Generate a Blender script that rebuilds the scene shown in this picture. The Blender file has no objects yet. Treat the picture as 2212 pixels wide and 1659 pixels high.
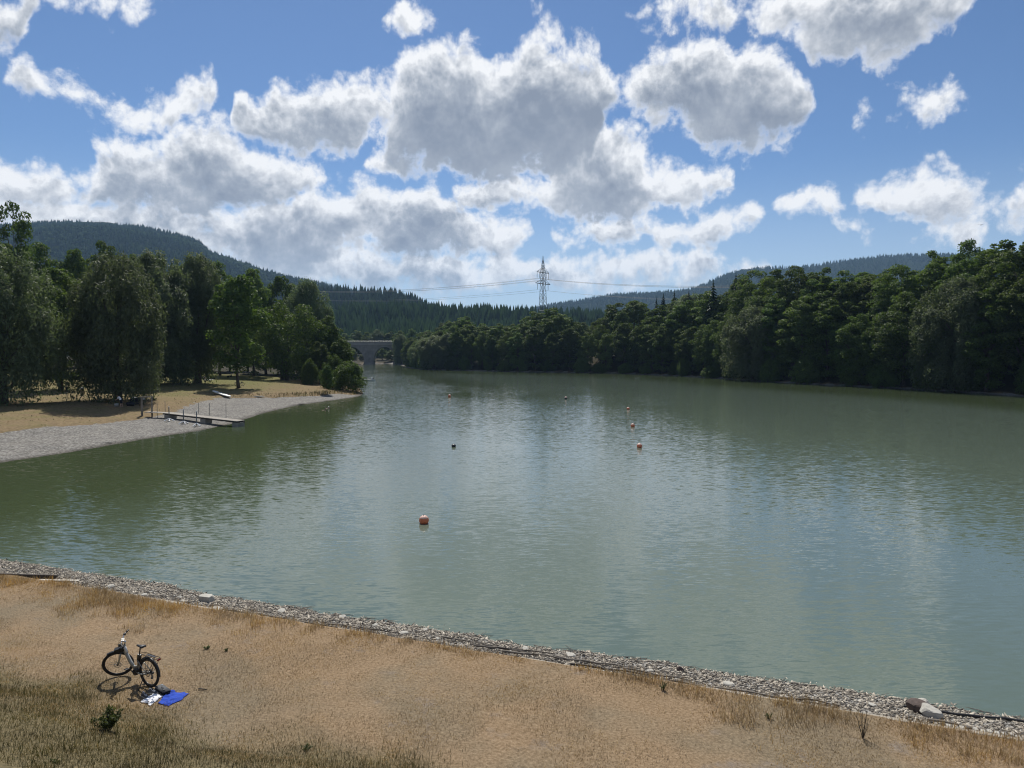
import bpy, bmesh, math, random
import numpy as np
from mathutils import Vector, Matrix, Quaternion

# ------------------------------------------------------------------ scene, camera, light
scene = bpy.context.scene
CAM_H = 9.2                                   # eye height above the water, on the dam crest
PITCH = math.radians(2.78)
FOC = 1534.0                                  # focal length in units of a 2212 px wide picture
cam_d = bpy.data.cameras.new('camera')
cam_d.sensor_width = 36.0
cam_d.lens = 36.0 * FOC / 2212.0
cam_d.clip_start = 0.1
cam_d.clip_end = 30000.0
cam = bpy.data.objects.new('camera', cam_d)
cam.location = (0, 0, CAM_H)
cam.rotation_euler = (math.radians(90) - PITCH, 0, 0)
scene.collection.objects.link(cam)
scene.camera = cam

SUN_EL, SUN_AZ = math.radians(52), math.radians(-11)     # azimuth measured from +Y towards +X
sun_dir = Vector((math.sin(SUN_AZ) * math.cos(SUN_EL), math.cos(SUN_AZ) * math.cos(SUN_EL), math.sin(SUN_EL)))
sun_d = bpy.data.lights.new('sun', 'SUN')
sun_d.energy = 4.2
sun_d.angle = math.radians(0.53)
sun_d.color = (1.0, 0.955, 0.88)
sun = bpy.data.objects.new('sun', sun_d)
sun.rotation_euler = (-sun_dir).to_track_quat('-Z', 'Y').to_euler()
sun.location = (0, 0, 60)
scene.collection.objects.link(sun)

vs = scene.view_settings
vs.view_transform = 'Standard'
vs.look = 'None'
vs.exposure = 0.34
vs.gamma = 1.0
vs.use_curve_mapping = False
scene.cycles.use_denoising = True
scene.cycles.filter_width = 1.1
scene.cycles.max_bounces = 6
scene.cycles.diffuse_bounces = 2
scene.cycles.glossy_bounces = 3
scene.cycles.transmission_bounces = 3
scene.cycles.transparent_max_bounces = 8
scene.cycles.volume_bounces = 0
scene.cycles.sample_clamp_indirect = 6.0
scene.cycles.caustics_reflective = False
scene.cycles.caustics_refractive = False

def ray(px, py):
    """direction through a point of the 2212 x 1659 picture"""
    cx, cy = (px - 1106.0) / FOC, (829.5 - py) / FOC
    c, s = math.cos(PITCH), math.sin(PITCH)
    return Vector((cx, c + cy * s, cy * c - s))

def P(px, py, z=0.0):
    d = ray(px, py)
    t = (z - CAM_H) / d.z
    return Vector((d.x * t, d.y * t, z))

def PD(px, py, y):
    d = ray(px, py)
    t = y / d.y
    return Vector((d.x * t, y, CAM_H + d.z * t))
HAZE = 0.72e-4                                 # density of the valley air, per metre

# ------------------------------------------------------------------ sky: Nishita air with cumulus clouds
CLOUD_ROWS = [  # rows of clouds from the far ones low down to the near ones high up: centre and half sizes, turned into sky angles below
 [(1330,585,240,40),(1060,592,300,50),(1560,600,190,24),(820,606,280,56),(600,575,200,60),(300,560,200,60)],
 [(40,475,220,84),(300,505,190,80),(540,530,220,84),(690,490,180,96),(860,470,160,84),(960,525,160,74),(1058,508,72,54),(1330,508,180,46),(1595,482,80,48),
  (1450,540,120,20),(1860,480,48,24),(2060,512,76,28)],
 [(50,405,105,74),(210,435,150,52),(290,352,100,44),(460,340,100,82),(570,385,150,74),(440,432,200,48),(850,352,70,24),(1290,350,120,98),(1330,420,270,76),
  (1512,398,85,68),(1120,425,160,52),(1765,435,78,40),(1970,415,115,56),(2120,462,150,44),(2210,390,44,28)],
 [(85,205,58,38),(188,212,54,34),(250,222,50,36),(318,250,88,50),(425,208,56,46),(535,222,24,24),(690,255,120,66),(780,240,90,72),(640,310,130,52),
  (1010,230,190,138),(1190,200,140,134),(1060,330,225,85),(905,180,66,66),(1540,205,175,128),(1640,232,104,106),(1450,195,115,95),(1600,292,118,38),
  (2020,215,96,38),(1893,250,36,22)],
 [(-40,40,112,84),(150,-18,110,42),(310,-6,80,24),(897,42,70,50),(1130,16,22,12),(1470,20,125,44),(1830,5,280,82),(1900,85,165,68),(1970,40,125,76)],
]
world = bpy.data.worlds.new('World')
scene.world = world
world.use_nodes = True
wn, wl = world.node_tree.nodes, world.node_tree.links
wn.clear()

def wnode(t, **kw):
    n = wn.new(t)
    for k, v in kw.items():
        setattr(n, k, v)
    return n

def wset(n, i, v):
    if hasattr(v, 'is_output') or isinstance(v, bpy.types.NodeSocket):
        wl.new(v, n.inputs[i])
    else:
        n.inputs[i].default_value = v

def wm(op, a, b=0.0, c=0.0, clamp=False):
    n = wnode('ShaderNodeMath', operation=op, use_clamp=clamp)
    wset(n, 0, a); wset(n, 1, b)
    if op in ('MULTIPLY_ADD', 'SMOOTH_MAX', 'SMOOTH_MIN'):
        wset(n, 2, c)
    return n.outputs[0]

def wv(op, a, b=(0, 0, 0), c=(0, 0, 0)):
    n = wnode('ShaderNodeVectorMath', operation=op)
    wset(n, 0, a)
    if op not in ('NORMALIZE', 'LENGTH'):
        wset(n, 1, b)
    if op == 'MULTIPLY_ADD':
        wset(n, 2, c)
    return n.outputs['Value'] if op in ('DOT_PRODUCT', 'LENGTH') else n.outputs['Vector']

def wmap(v, a, b, c, d, smooth=True):
    n = wnode('ShaderNodeMapRange', interpolation_type='SMOOTHSTEP' if smooth else 'LINEAR')
    wset(n, 'Value', v); wset(n, 'From Min', a); wset(n, 'From Max', b); wset(n, 'To Min', c); wset(n, 'To Max', d)
    return n.outputs[0]

SKY_U = 15.34
tc = wnode('ShaderNodeTexCoord').outputs['Generated']
sx = wnode('ShaderNodeSeparateXYZ'); wl.new(tc, sx.inputs[0])
az = wm('ARCTAN2', sx.outputs[0], wm('ABSOLUTE', sx.outputs[1]))
el = wm('ARCSINE', sx.outputs[2])
cb = wnode('ShaderNodeCombineXYZ')
wl.new(wm('MULTIPLY', az, SKY_U), cb.inputs[0]); wl.new(wm('MULTIPLY', el, SKY_U), cb.inputs[1])
q = cb.outputs[0]

def ang(px, py):
    d = ray(px, py).normalized()
    return math.atan2(d.x, d.y) * SKY_U, math.asin(d.z) * SKY_U

def noise(vec, scale, detail, rough, lac=2.1):
    n = wnode('ShaderNodeTexNoise', noise_dimensions='2D')
    n.inputs['Scale'].default_value = scale; n.inputs['Detail'].default_value = detail
    n.inputs['Roughness'].default_value = rough; n.inputs['Lacunarity'].default_value = lac
    wl.new(vec, n.inputs['Vector'])
    return n

# domain warp once, shared by every lookup
warp = noise(q, 0.55, 2, 0.5)
qw = wv('MULTIPLY_ADD', wv('SUBTRACT', warp.outputs['Color'], (0.5, 0.5, 0.5)), (0.9, 0.7, 0), q)

def billow(vec, sc=1.0):
    v = wnode('ShaderNodeTexVoronoi', voronoi_dimensions='2D', feature='SMOOTH_F1', normalize=True)
    v.inputs['Scale'].default_value = 1.5 * sc; v.inputs['Detail'].default_value = 2.0
    v.inputs['Roughness'].default_value = 0.6; v.inputs['Lacunarity'].default_value = 2.3
    v.inputs['Smoothness'].default_value = 0.3
    wl.new(vec, v.inputs['Vector'])
    return v.outputs['Distance']

def relief(vec):
    n = noise(vec, 1.15, 8, 0.655)
    return wm('MULTIPLY_ADD', wm('SUBTRACT', billow(vec), 0.36), -0.90, wm('MULTIPLY', wm('SUBTRACT', n.outputs[0], 0.5), 1.2))

AZ0, AZ1, NB = -0.86, 0.86, 172
def curve(vals, lo, hi):
    c = wnode('ShaderNodeFloatCurve')
    m = c.mapping
    m.extend = 'HORIZONTAL'
    cu = m.curves[0]
    for i, v in enumerate(vals):
        t = i / (len(vals) - 1)
        y = (v - lo) / (hi - lo)
        if i == 0: cu.points[0].location = (0, y)
        elif i == len(vals) - 1: cu.points[len(cu.points) - 1].location = (1, y)
        else: cu.points.new(t, y)
    for p in cu.points: p.handle_type = 'VECTOR'
    m.update()
    wl.new(az01, c.inputs['Value'])
    return wm('MULTIPLY_ADD', c.outputs[0], hi - lo, lo)

sq = wnode('ShaderNodeSeparateXYZ'); wl.new(qw, sq.inputs[0])
az01 = wmap(sq.outputs[0], AZ0 * SKY_U, AZ1 * SKY_U, 0, 1, False)
ev = sq.outputs[1]
SH = 0.24
qs = wv('MULTIPLY_ADD', wv('SUBTRACT', warp.outputs['Color'], (0.5, 0.5, 0.5)), (0.35, 0.3, 0), q)
n1 = relief(qs)
n2 = relief(wv('ADD', qs, (0.03, SH, 0)))
sw = wnode('ShaderNodeSeparateXYZ'); wl.new(warp.outputs['Color'], sw.inputs[0])
broad_light = wm('MULTIPLY', wm('SUBTRACT', sw.outputs[2], 0.5), 0.95)
# loose clouds outside the listed ones (beside and above the frame, and behind)
outside = wm('MAXIMUM', wmap(wm('ABSOLUTE', az), 0.70, 0.86, 0, 1), wmap(el, 0.52, 0.66, 0, 1))
ln = noise(q, 0.30, 2, 0.5).outputs[0]
loose = wm('MULTIPLY', wmap(ln, 0.50, 0.66, -0.6, 1.5, False), outside)
loose = wm('ADD', loose, wm('MULTIPLY', wm('SUBTRACT', 1.0, outside), -3.0))
alpha, lit = None, None
def add_layer(f1, f2, top, gain):
    global alpha, lit
    d1 = wm('ADD', f1, n1); d2 = wm('ADD', f2, n2)
    a = wmap(d1, -0.06, 0.36, 0.0, 1.0)
    l = wm('MULTIPLY', wm('POWER', 2.718, wm('MULTIPLY', wm('MAXIMUM', d2, 0.0), -1.7)), 0.86)
    l = wm('MULTIPLY_ADD', wm('POWER', 2.718, wm('MULTIPLY', wm('MAXIMUM', d1, 0.0), -4.2)), 0.30, l)
    l = wm('MULTIPLY_ADD', wm('SUBTRACT', n1, n2), 0.62, l)
    l = wm('ADD', l, broad_light)
    if top is not None:      # the base of a tall cloud gets less light than its crown
        l = wm('MULTIPLY', l, wmap(wm('MULTIPLY_ADD', n1, -0.7, top), 0.05, 2.0, 1.45, 0.34))
    l = wm('MULTIPLY_ADD', l, 0.84, 0.05)
    if alpha is None:
        alpha, lit = a, l
    else:
        m = wnode('ShaderNodeMix', data_type='FLOAT')
        wl.new(a, m.inputs[0]); wl.new(lit, m.inputs[2]); wl.new(l, m.inputs[3])
        lit = m.outputs[0]
        alpha = wm('MAXIMUM', alpha, a)

for row in CLOUD_ROWS:
    pts = [ang(x, y) + (abs(ang(x + rx, y)[0] - ang(x, y)[0]), abs(ang(x, y - ry)[1] - ang(x, y)[1])) for x, y, rx, ry in row]
    mid = sum(p[1] for p in pts) / len(pts)
    tops, bots = [], []
    for i in range(NB + 1):
        a_ = (AZ0 + (AZ1 - AZ0) * i / NB) * SKY_U
        t_, b_, best = None, None, None
        for (cx_, cy_, ex, ey) in pts:
            u = abs(a_ - cx_) / ex
            if u < 1:
                h = ey * math.sqrt(1 - u * u)
                t_ = cy_ + h if t_ is None else max(t_, cy_ + h)
                b_ = cy_ - h * 0.74 if b_ is None else min(b_, cy_ - h * 0.74)
            s_ = (u - 1) * ex
            if best is None or s_ < best[0]: best = (s_, cy_)
        if t_ is None:
            g = min(best[0], 1.5)
            t_, b_ = best[1] - 0.12 - g, best[1] + 0.12 + g
        tops.append(t_); bots.append(b_)
    lo = min(min(tops), min(bots)) - 0.5; hi = max(max(tops), max(bots)) + 0.5
    T, B = curve(tops, lo, hi), curve(bots, lo, hi)
    up, dn = wm('SUBTRACT', T, ev), wm('SUBTRACT', ev, B)
    f1 = wm('SMOOTH_MIN', up, dn, 0.25)
    f2 = wm('SMOOTH_MIN', wm('SUBTRACT', up, SH), wm('ADD', dn, SH), 0.25)
    add_layer(f1, f2, up, 1.0)
add_layer(loose, loose, None, 1.0)
lit = wm('MAXIMUM', wm('MINIMUM', lit, 1.0), 0.0)
ramp = wnode('ShaderNodeValToRGB')
cr = ramp.color_ramp
cr.elements[0].position = 0.0; cr.elements[0].color = (0.200, 0.232, 0.290, 1)
cr.elements[1].position = 1.0; cr.elements[1].color = (0.76, 0.765, 0.775, 1)
e = cr.elements.new(0.30); e.color = (0.315, 0.345, 0.395, 1)
wl.new(lit, ramp.inputs[0])
nish = wnode('ShaderNodeTexSky', sky_type='NISHITA')
nish.sun_disc = False
nish.sun_elevation = SUN_EL
nish.sun_rotation = SUN_AZ
nish.altitude = 600
nish.air_density = 1.0
nish.dust_density = 0.25
nish.ozone_density = 3.0
SKY_STRENGTH = 0.060
# far clouds fade into the bright air above the horizon
hz = wmap(el, 0.0, 0.16, 0.62, 1.0)
amix = wm('MULTIPLY', alpha, hz)
cs = wnode('ShaderNodeVectorMath', operation='SCALE'); wl.new(ramp.outputs[0], cs.inputs[0]); cs.inputs['Scale'].default_value = 1.0 / SKY_STRENGTH
pale = wnode('ShaderNodeMix', data_type='RGBA')          # the air pales towards the horizon
wl.new(wmap(wm('ABSOLUTE', el), 0.0, 0.26, 0.55, 0.0), pale.inputs[0]); pale.inputs[7].default_value = (0.50 / SKY_STRENGTH, 0.585 / SKY_STRENGTH, 0.665 / SKY_STRENGTH, 1)
wl.new(wv('MULTIPLY', nish.outputs[0], (0.78, 0.93, 1.10)), pale.inputs[6])
mix = wnode('ShaderNodeMix', data_type='RGBA')
wl.new(amix, mix.inputs[0]); wl.new(pale.outputs[2], mix.inputs[6]); wl.new(cs.outputs[0], mix.inputs[7])
bg = wnode('ShaderNodeBackground'); wl.new(mix.outputs[2], bg.inputs[0]); bg.inputs[1].default_value = SKY_STRENGTH
wo = wnode('ShaderNodeOutputWorld'); wl.new(bg.outputs[0], wo.inputs[0])
world.cycles.sampling_method = 'MANUAL'
world.cycles.sample_map_resolution = 1024

# ------------------------------------------------------------------ helpers
COL = scene.collection
rng = np.random.default_rng(7)

def mesh_np(name, V, F):
    """mesh from arrays: V (n,3), F (m,k) with a fixed k"""
    V = np.asarray(V, dtype=np.float32); F = np.asarray(F, dtype=np.int32)
    m = bpy.data.meshes.new(name)
    m.vertices.add(len(V)); m.vertices.foreach_set('co', V.ravel())
    k = F.shape[1]
    m.loops.add(F.size); m.loops.foreach_set('vertex_index', F.ravel())
    m.polygons.add(len(F))
    m.polygons.foreach_set('loop_start', np.arange(0, F.size, k, dtype=np.int32))
    m.polygons.foreach_set('loop_total', np.full(len(F), k, dtype=np.int32))
    m.update(calc_edges=True)
    return m

def link(name, data, material=None, parent=None, loc=None, smooth=False):
    o = bpy.data.objects.new(name, data)
    COL.objects.link(o)
    if material is not None and len(data.materials) == 0:
        data.materials.append(material)
    if smooth:
        data.polygons.foreach_set('use_smooth', np.ones(len(data.polygons), dtype=bool))
    if parent is not None: o.parent = parent
    if loc is not None: o.location = loc
    return o

def empty(name, loc=(0, 0, 0), rz=0.0, scale=1.0):
    o = bpy.data.objects.new(name, None)
    o.empty_display_size = 0.2
    COL.objects.link(o)
    o.location = loc; o.rotation_euler = (0, 0, rz)
    o.scale = (scale,) * 3 if not hasattr(scale, '__len__') else scale
    return o

def tag(o, label=None, cat=None, group=None, kind=None):
    if label: o['label'] = label
    if cat: o['category'] = cat
    if group: o['group'] = group
    if kind: o['kind'] = kind
    return o

def copy_tree(src):
    r = src.copy(); COL.objects.link(r)
    for ch in src.children:
        c = ch.copy(); COL.objects.link(c); c.parent = r
        for g in ch.children:
            d = g.copy(); COL.objects.link(d); d.parent = c
    return r

class MB:
    """collects simple solids into one mesh"""
    def __init__(self): self.v, self.f = [], []
    def add(self, V, F):
        b = len(self.v)
        self.v += [tuple(p) for p in V]; self.f += [tuple(i + b for i in f) for f in F]
        return self
    def box(self, c, s, rot=None, taper=1.0):
        V = []
        for dz in (-.5, .5):
            k = taper if dz > 0 else 1.0
            for dx, dy in ((-.5, -.5), (.5, -.5), (.5, .5), (-.5, .5)):
                p = Vector((dx * s[0] * k, dy * s[1] * k, dz * s[2]))
                if rot is not None: p = rot @ p
                V.append(p + Vector(c))
        return self.add(V, [(3, 2, 1, 0), (4, 5, 6, 7), (0, 1, 5, 4), (1, 2, 6, 5), (2, 3, 7, 6), (3, 0, 4, 7)])
    def tube(self, pts, rad, seg=8, caps=True, flat=1.0, up=None):
        pts = [Vector(p) for p in pts]
        n = len(pts)
        if not hasattr(rad, '__len__'): rad = [rad] * n
        V, F = [], []
        prev = None
        for i, p in enumerate(pts):
            t = (pts[min(i + 1, n - 1)] - pts[max(i - 1, 0)])
            t = t.normalized() if t.length > 1e-9 else Vector((0, 0, 1))
            if prev is None:
                ref = Vector(up) if up is not None else (Vector((0, 0, 1)) if abs(t.z) < .9 else Vector((0, 1, 0)))
                a = (ref - t * ref.dot(t)).normalized()
            else:
                a = (prev - t * prev.dot(t))
                a = a.normalized() if a.length > 1e-6 else t.orthogonal().normalized()
            prev = a
            b = t.cross(a)
            for k in range(seg):
                w = 2 * math.pi * k / seg
                V.append(p + a * math.cos(w) * rad[i] + b * math.sin(w) * rad[i] * flat)
        for i in range(n - 1):
            for k in range(seg):
                k2 = (k + 1) % seg
                F.append((i * seg + k, i * seg + k2, (i + 1) * seg + k2, (i + 1) * seg + k))
        if caps:
            F.append(tuple(range(seg - 1, -1, -1))); F.append(tuple((n - 1) * seg + k for k in range(seg)))
        return self.add(V, F)
    def lathe(self, prof, seg=20, c=(0, 0, 0), axis='z'):
        V, F = [], []
        for r, z in prof:
            for k in range(seg):
                w = 2 * math.pi * k / seg
                p = (r * math.cos(w), r * math.sin(w), z)
                if axis == 'y': p = (p[0], p[2], p[1])
                if axis == 'x': p = (p[2], p[0], p[1])
                V.append((p[0] + c[0], p[1] + c[1], p[2] + c[2]))
        n = len(prof)
        for i in range(n - 1):
            for k in range(seg):
                k2 = (k + 1) % seg
                F.append((i * seg + k, i * seg + k2, (i + 1) * seg + k2, (i + 1) * seg + k))
        F.append(tuple(range(seg - 1, -1, -1))); F.append(tuple((n - 1) * seg + k for k in range(seg)))
        return self.add(V, F)
    def torus(self, R, r, c=(0, 0, 0), axis='y', seg=40, ring=10, rx=None):
        V, F = [], []
        rx = rx or r
        for i in range(seg):
            w = 2 * math.pi * i / seg
            for k in range(ring):
                u = 2 * math.pi * k / ring
                rr = R + r * math.cos(u)
                p = (rr * math.cos(w), rx * math.sin(u), rr * math.sin(w))
                V.append((p[0] + c[0], p[1] + c[1], p[2] + c[2]))
        for i in range(seg):
            for k in range(ring):
                i2, k2 = (i + 1) % seg, (k + 1) % ring
                F.append((i * ring + k, i * ring + k2, i2 * ring + k2, i2 * ring + k))
        return self.add(V, F)
    def ball(self, c, r, seg=12, rings=8, jitter=0.0, seed=0):
        rr = random.Random(seed)
        sx, sy, sz = (r, r, r) if not hasattr(r, '__len__') else r
        V, F = [], []
        for i in range(rings + 1):
            th = math.pi * i / rings
            for k in range(seg):
                w = 2 * math.pi * k / seg
                j = 1 + (rr.random() - .5) * jitter
                V.append((c[0] + sx * j * math.sin(th) * math.cos(w), c[1] + sy * j * math.sin(th) * math.sin(w), c[2] + sz * j * math.cos(th)))
        for i in range(rings):
            for k in range(seg):
                k2 = (k + 1) % seg
                F.append((i * seg + k, (i + 1) * seg + k, (i + 1) * seg + k2, i * seg + k2))
        return self.add(V, F)
    def mesh(self, name, merge=False):
        m = bpy.data.meshes.new(name)
        m.from_pydata(self.v, [], self.f); m.update()
        if merge:
            bm = bmesh.new(); bm.from_mesh(m); bmesh.ops.remove_doubles(bm, verts=bm.verts, dist=1e-5)
            bmesh.ops.recalc_face_normals(bm, faces=bm.faces); bm.to_mesh(m); bm.free()
        return m
    def build(self, name, material, parent=None, smooth=False, loc=None, merge=False):
        return link(name, self.mesh(name, merge), material, parent, loc, smooth)

# ------------------------------------------------------------------ materials
def new_mat(name):
    m = bpy.data.materials.new(name); m.use_nodes = True
    nt = m.node_tree
    return m, nt.nodes, nt.links, nt.nodes['Principled BSDF']

def ramp_node(N, cols, interp='LINEAR'):
    r = N.new('ShaderNodeValToRGB'); cr = r.color_ramp; cr.interpolation = interp
    for i, (p, c) in enumerate(cols):
        e = cr.elements[i] if i < 2 else cr.elements.new(p)
        e.position = p; e.color = (*c, 1)
    return r

def simple(name, col, rough=0.6, metal=0.0, vary=0.12, scale=6.0, bump=0.0, spec=0.5, bscale=None):
    """plain surface with slight mottling and relief"""
    m, N, L, b = new_mat(name)
    tcn = N.new('ShaderNodeTexCoord'); nz = N.new('ShaderNodeTexNoise')
    nz.inputs['Scale'].default_value = scale; nz.inputs['Detail'].default_value = 5; nz.inputs['Roughness'].default_value = .62
    L.new(tcn.outputs['Object'], nz.inputs['Vector'])
    lo = tuple(max(0, c * (1 - vary)) for c in col); hi = tuple(min(1, c * (1 + vary)) for c in col)
    r = ramp_node(N, [(0.3, lo), (0.7, hi)])
    L.new(nz.outputs[0], r.inputs[0]); L.new(r.outputs[0], b.inputs['Base Color'])
    b.inputs['Roughness'].default_value = rough; b.inputs['Metallic'].default_value = metal
    b.inputs['Specular IOR Level'].default_value = spec
    if bump:
        nb = N.new('ShaderNodeTexNoise'); nb.inputs['Scale'].default_value = bscale or scale * 4; nb.inputs['Detail'].default_value = 4
        L.new(tcn.outputs['Object'], nb.inputs['Vector'])
        bp = N.new('ShaderNodeBump'); bp.inputs['Strength'].default_value = 0.6; bp.inputs['Distance'].default_value = bump
        L.new(nb.outputs[0], bp.inputs['Height']); L.new(bp.outputs[0], b.inputs['Normal'])
    return m

def leaf_mat(name, cols, trans=0.35, tcol=None, obj_var=0.25, spec=.12):
    """foliage: reflects and lets light through; colour differs leaf by leaf and plant by plant"""
    m, N, L, b = new_mat(name)
    geo = N.new('ShaderNodeNewGeometry'); oi = N.new('ShaderNodeObjectInfo')
    r = ramp_node(N, [(0.0, cols[0]), (1.0, cols[-1])] + [((i + 1) / (len(cols) - 1), c) for i, c in enumerate(cols[1:-1])])
    mx = N.new('ShaderNodeMath'); mx.operation = 'MULTIPLY_ADD'
    mx.inputs[1].default_value = 1 - obj_var
    mo = N.new('ShaderNodeMath'); mo.operation = 'MULTIPLY'; mo.inputs[1].default_value = obj_var
    L.new(oi.outputs['Random'], mo.inputs[0])
    L.new(geo.outputs['Random Per Island'], mx.inputs[0]); L.new(mo.outputs[0], mx.inputs[2])
    L.new(mx.outputs[0], r.inputs[0])
    hs = N.new('ShaderNodeHueSaturation')
    mh = N.new('ShaderNodeMapRange'); mh.inputs['To Min'].default_value = .485; mh.inputs['To Max'].default_value = .515
    L.new(oi.outputs['Random'], mh.inputs['Value']); L.new(mh.outputs[0], hs.inputs['Hue'])
    mr = N.new('ShaderNodeMath'); mr.operation = 'FRACT'; mm = N.new('ShaderNodeMath'); mm.operation = 'MULTIPLY'; mm.inputs[1].default_value = 7.31
    L.new(oi.outputs['Random'], mm.inputs[0]); L.new(mm.outputs[0], mr.inputs[0])
    mv = N.new('ShaderNodeMapRange'); mv.inputs['To Min'].default_value = .72; mv.inputs['To Max'].default_value = 1.25
    L.new(mr.outputs[0], mv.inputs['Value']); L.new(mv.outputs[0], hs.inputs['Value'])
    L.new(r.outputs[0], hs.inputs['Color']); L.new(hs.outputs[0], b.inputs['Base Color'])
    b.inputs['Roughness'].default_value = .6; b.inputs['Specular IOR Level'].default_value = spec
    tr = N.new('ShaderNodeBsdfTranslucent')
    tm = N.new('ShaderNodeVectorMath'); tm.operation = 'MULTIPLY'; tm.inputs[1].default_value = tcol or (1.25, 1.35, .55)
    L.new(hs.outputs[0], tm.inputs[0]); L.new(tm.outputs[0], tr.inputs['Color'])
    ms = N.new('ShaderNodeMixShader'); ms.inputs[0].default_value = trans
    L.new(b.outputs[0], ms.inputs[1]); L.new(tr.outputs[0], ms.inputs[2])
    L.new(ms.outputs[0], N['Material Output'].inputs[0])
    return m

M = {}
M['bark'] = simple('bark', (.075, .060, .046), .9, vary=.4, scale=2.5, bump=.03)
M['pale_bark'] = simple('pale_bark', (.22, .21, .19), .85, vary=.55, scale=1.8, bump=.01)
M['leaf'] = leaf_mat('leaf', [(.040, .064, .020), (.078, .114, .032), (.126, .168, .050)], .38)
M['leaf_bright'] = leaf_mat('leaf_bright', [(.044, .074, .019), (.078, .122, .029), (.118, .168, .042)], .34)
M['leaf_willow'] = leaf_mat('leaf_willow', [(.088, .114, .060), (.118, .146, .078), (.150, .180, .098)], .38, (1.1, 1.2, .7))
M['needle'] = leaf_mat('needle', [(.012, .024, .012), (.020, .038, .016), (.028, .048, .020)], .10)
M['weed'] = leaf_mat('weed', [(.050, .070, .030), (.085, .105, .050), (.13, .145, .075)], .35)

# ------------------------------------------------------------------ land and water
NX, NY = 0.35, 0.937                                    # unit vector from the dam towards the lake
NL = math.hypot(NX, NY); NX, NY = NX / NL, NY / NL
def tn(x, y): return NY * x - NX * y, NX * x + NY * y    # along the dam, out from the dam
def xy(t, n): return NY * t + NX * n, -NX * t + NY * n

near_pts = [(2600, 1610), (2212, 1566), (1900, 1527), (1530, 1474), (1250, 1428), (960, 1380), (700, 1340), (450, 1302), (250, 1270), (120, 1243), (0, 1222), (-160, 1190),
            (-330, 1150), (-420, 1085), (-250, 1040), (0, 1000), (160, 976), (330, 946), (430, 931), (500, 916), (570, 893), (640, 876), (740, 862), (778, 856), (786, 850), (778, 838),
            (765, 822), (752, 806), (757, 797), (768, 791), (782, 787.5), (820, 785.5), (858, 786), (866, 789.5), (880, 794.5), (905, 798), (1000, 800.5), (1100, 803), (1200, 804.5),
            (1340, 807), (1450, 812), (1580, 820), (1700, 828), (1800, 833), (1900, 838), (2050, 846), (2212, 857), (2500, 876), (3000, 960), (3200, 1300)]
lake = np.array([P(x, y)[:2] for x, y in near_pts])
gravel_edge = np.array([P(x, y, .8)[:2] for x, y in [(-420, 985), (-200, 960), (0, 937), (150, 921), (230, 912), (310, 902), (380, 888), (430, 873), (470, 861), (520, 860), (600, 858), (690, 851), (730, 846), (765, 846), (800, 840), (790, 790), (0, 780), (-900, 800), (-900, 985)]])

def signed(poly, X, Y):
    """distance to a closed outline, positive outside"""
    best = np.full(X.shape, 1e18); ins = np.zeros(X.shape, bool)
    n = len(poly)
    for i in range(n):
        ax, ay = poly[i]; bx, by = poly[(i + 1) % n]
        dx, dy = bx - ax, by - ay
        t = np.clip(((X - ax) * dx + (Y - ay) * dy) / (dx * dx + dy * dy + 1e-12), 0, 1)
        best = np.minimum(best, (X - ax - t * dx) ** 2 + (Y - ay - t * dy) ** 2)
        c = ((ay > Y) != (by > Y)) & (X < (bx - ax) * (Y - ay) / (by - ay + 1e-12) + ax)
        ins ^= c
    d = np.sqrt(best)
    return np.where(ins, -d, d)

def vnoise(X, Y, s, seed=0):
    """smooth value noise on arrays"""
    r = np.random.default_rng(seed).random((64, 64))
    x, y = X / s + 1000.37, Y / s + 1000.71
    xi, yi = np.floor(x).astype(int), np.floor(y).astype(int)
    fx, fy = x - xi, y - yi
    fx, fy = fx * fx * (3 - 2 * fx), fy * fy * (3 - 2 * fy)
    g = lambda a, b: r[a % 64, b % 64]
    return (g(xi, yi) * (1 - fx) + g(xi + 1, yi) * fx) * (1 - fy) + (g(xi, yi + 1) * (1 - fx) + g(xi + 1, yi + 1) * fx) * fy - .5

def sstep(x, a, b):
    t = np.clip((x - a) / (b - a), 0, 1)
    return t * t * (3 - 2 * t)

SHORE_N = 20.72
KERB_N = 18.25
TOE_N = 12.7
MEADOW_Z = 0.62
def near_height(t, n):
    t = np.asarray(t, float); n = np.asarray(n, float)
    x, y = NY * t + NX * n, -NX * t + NY * n
    bulge = 0.12 * sstep(-t, 26, 33)                     # the shore swings out at the boards
    sh = SHORE_N + bulge + vnoise(t, 0 * t, 3.1, 3) * .5
    zg = np.clip((sh - n) / (sh - KERB_N - .1), -1.5, 1) * .46
    zg = zg + vnoise(t, n, .5, 5) * .05
    zm = MEADOW_Z + vnoise(t, n, 4, 8) * .10 + vnoise(t, n, 1.1, 9) * .04
    toe = TOE_N + vnoise(t, 0 * t, 5, 12) * .8
    rise = np.maximum(toe - n, 0)
    zs = np.where(rise < 5, rise * .34 * sstep(rise, -.5, 2.2), 5 * .34 + (rise - 5) * .78)
    zs = np.minimum(zs, 6.9)
    return np.where(n > KERB_N, zg, zm + zs)

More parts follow.
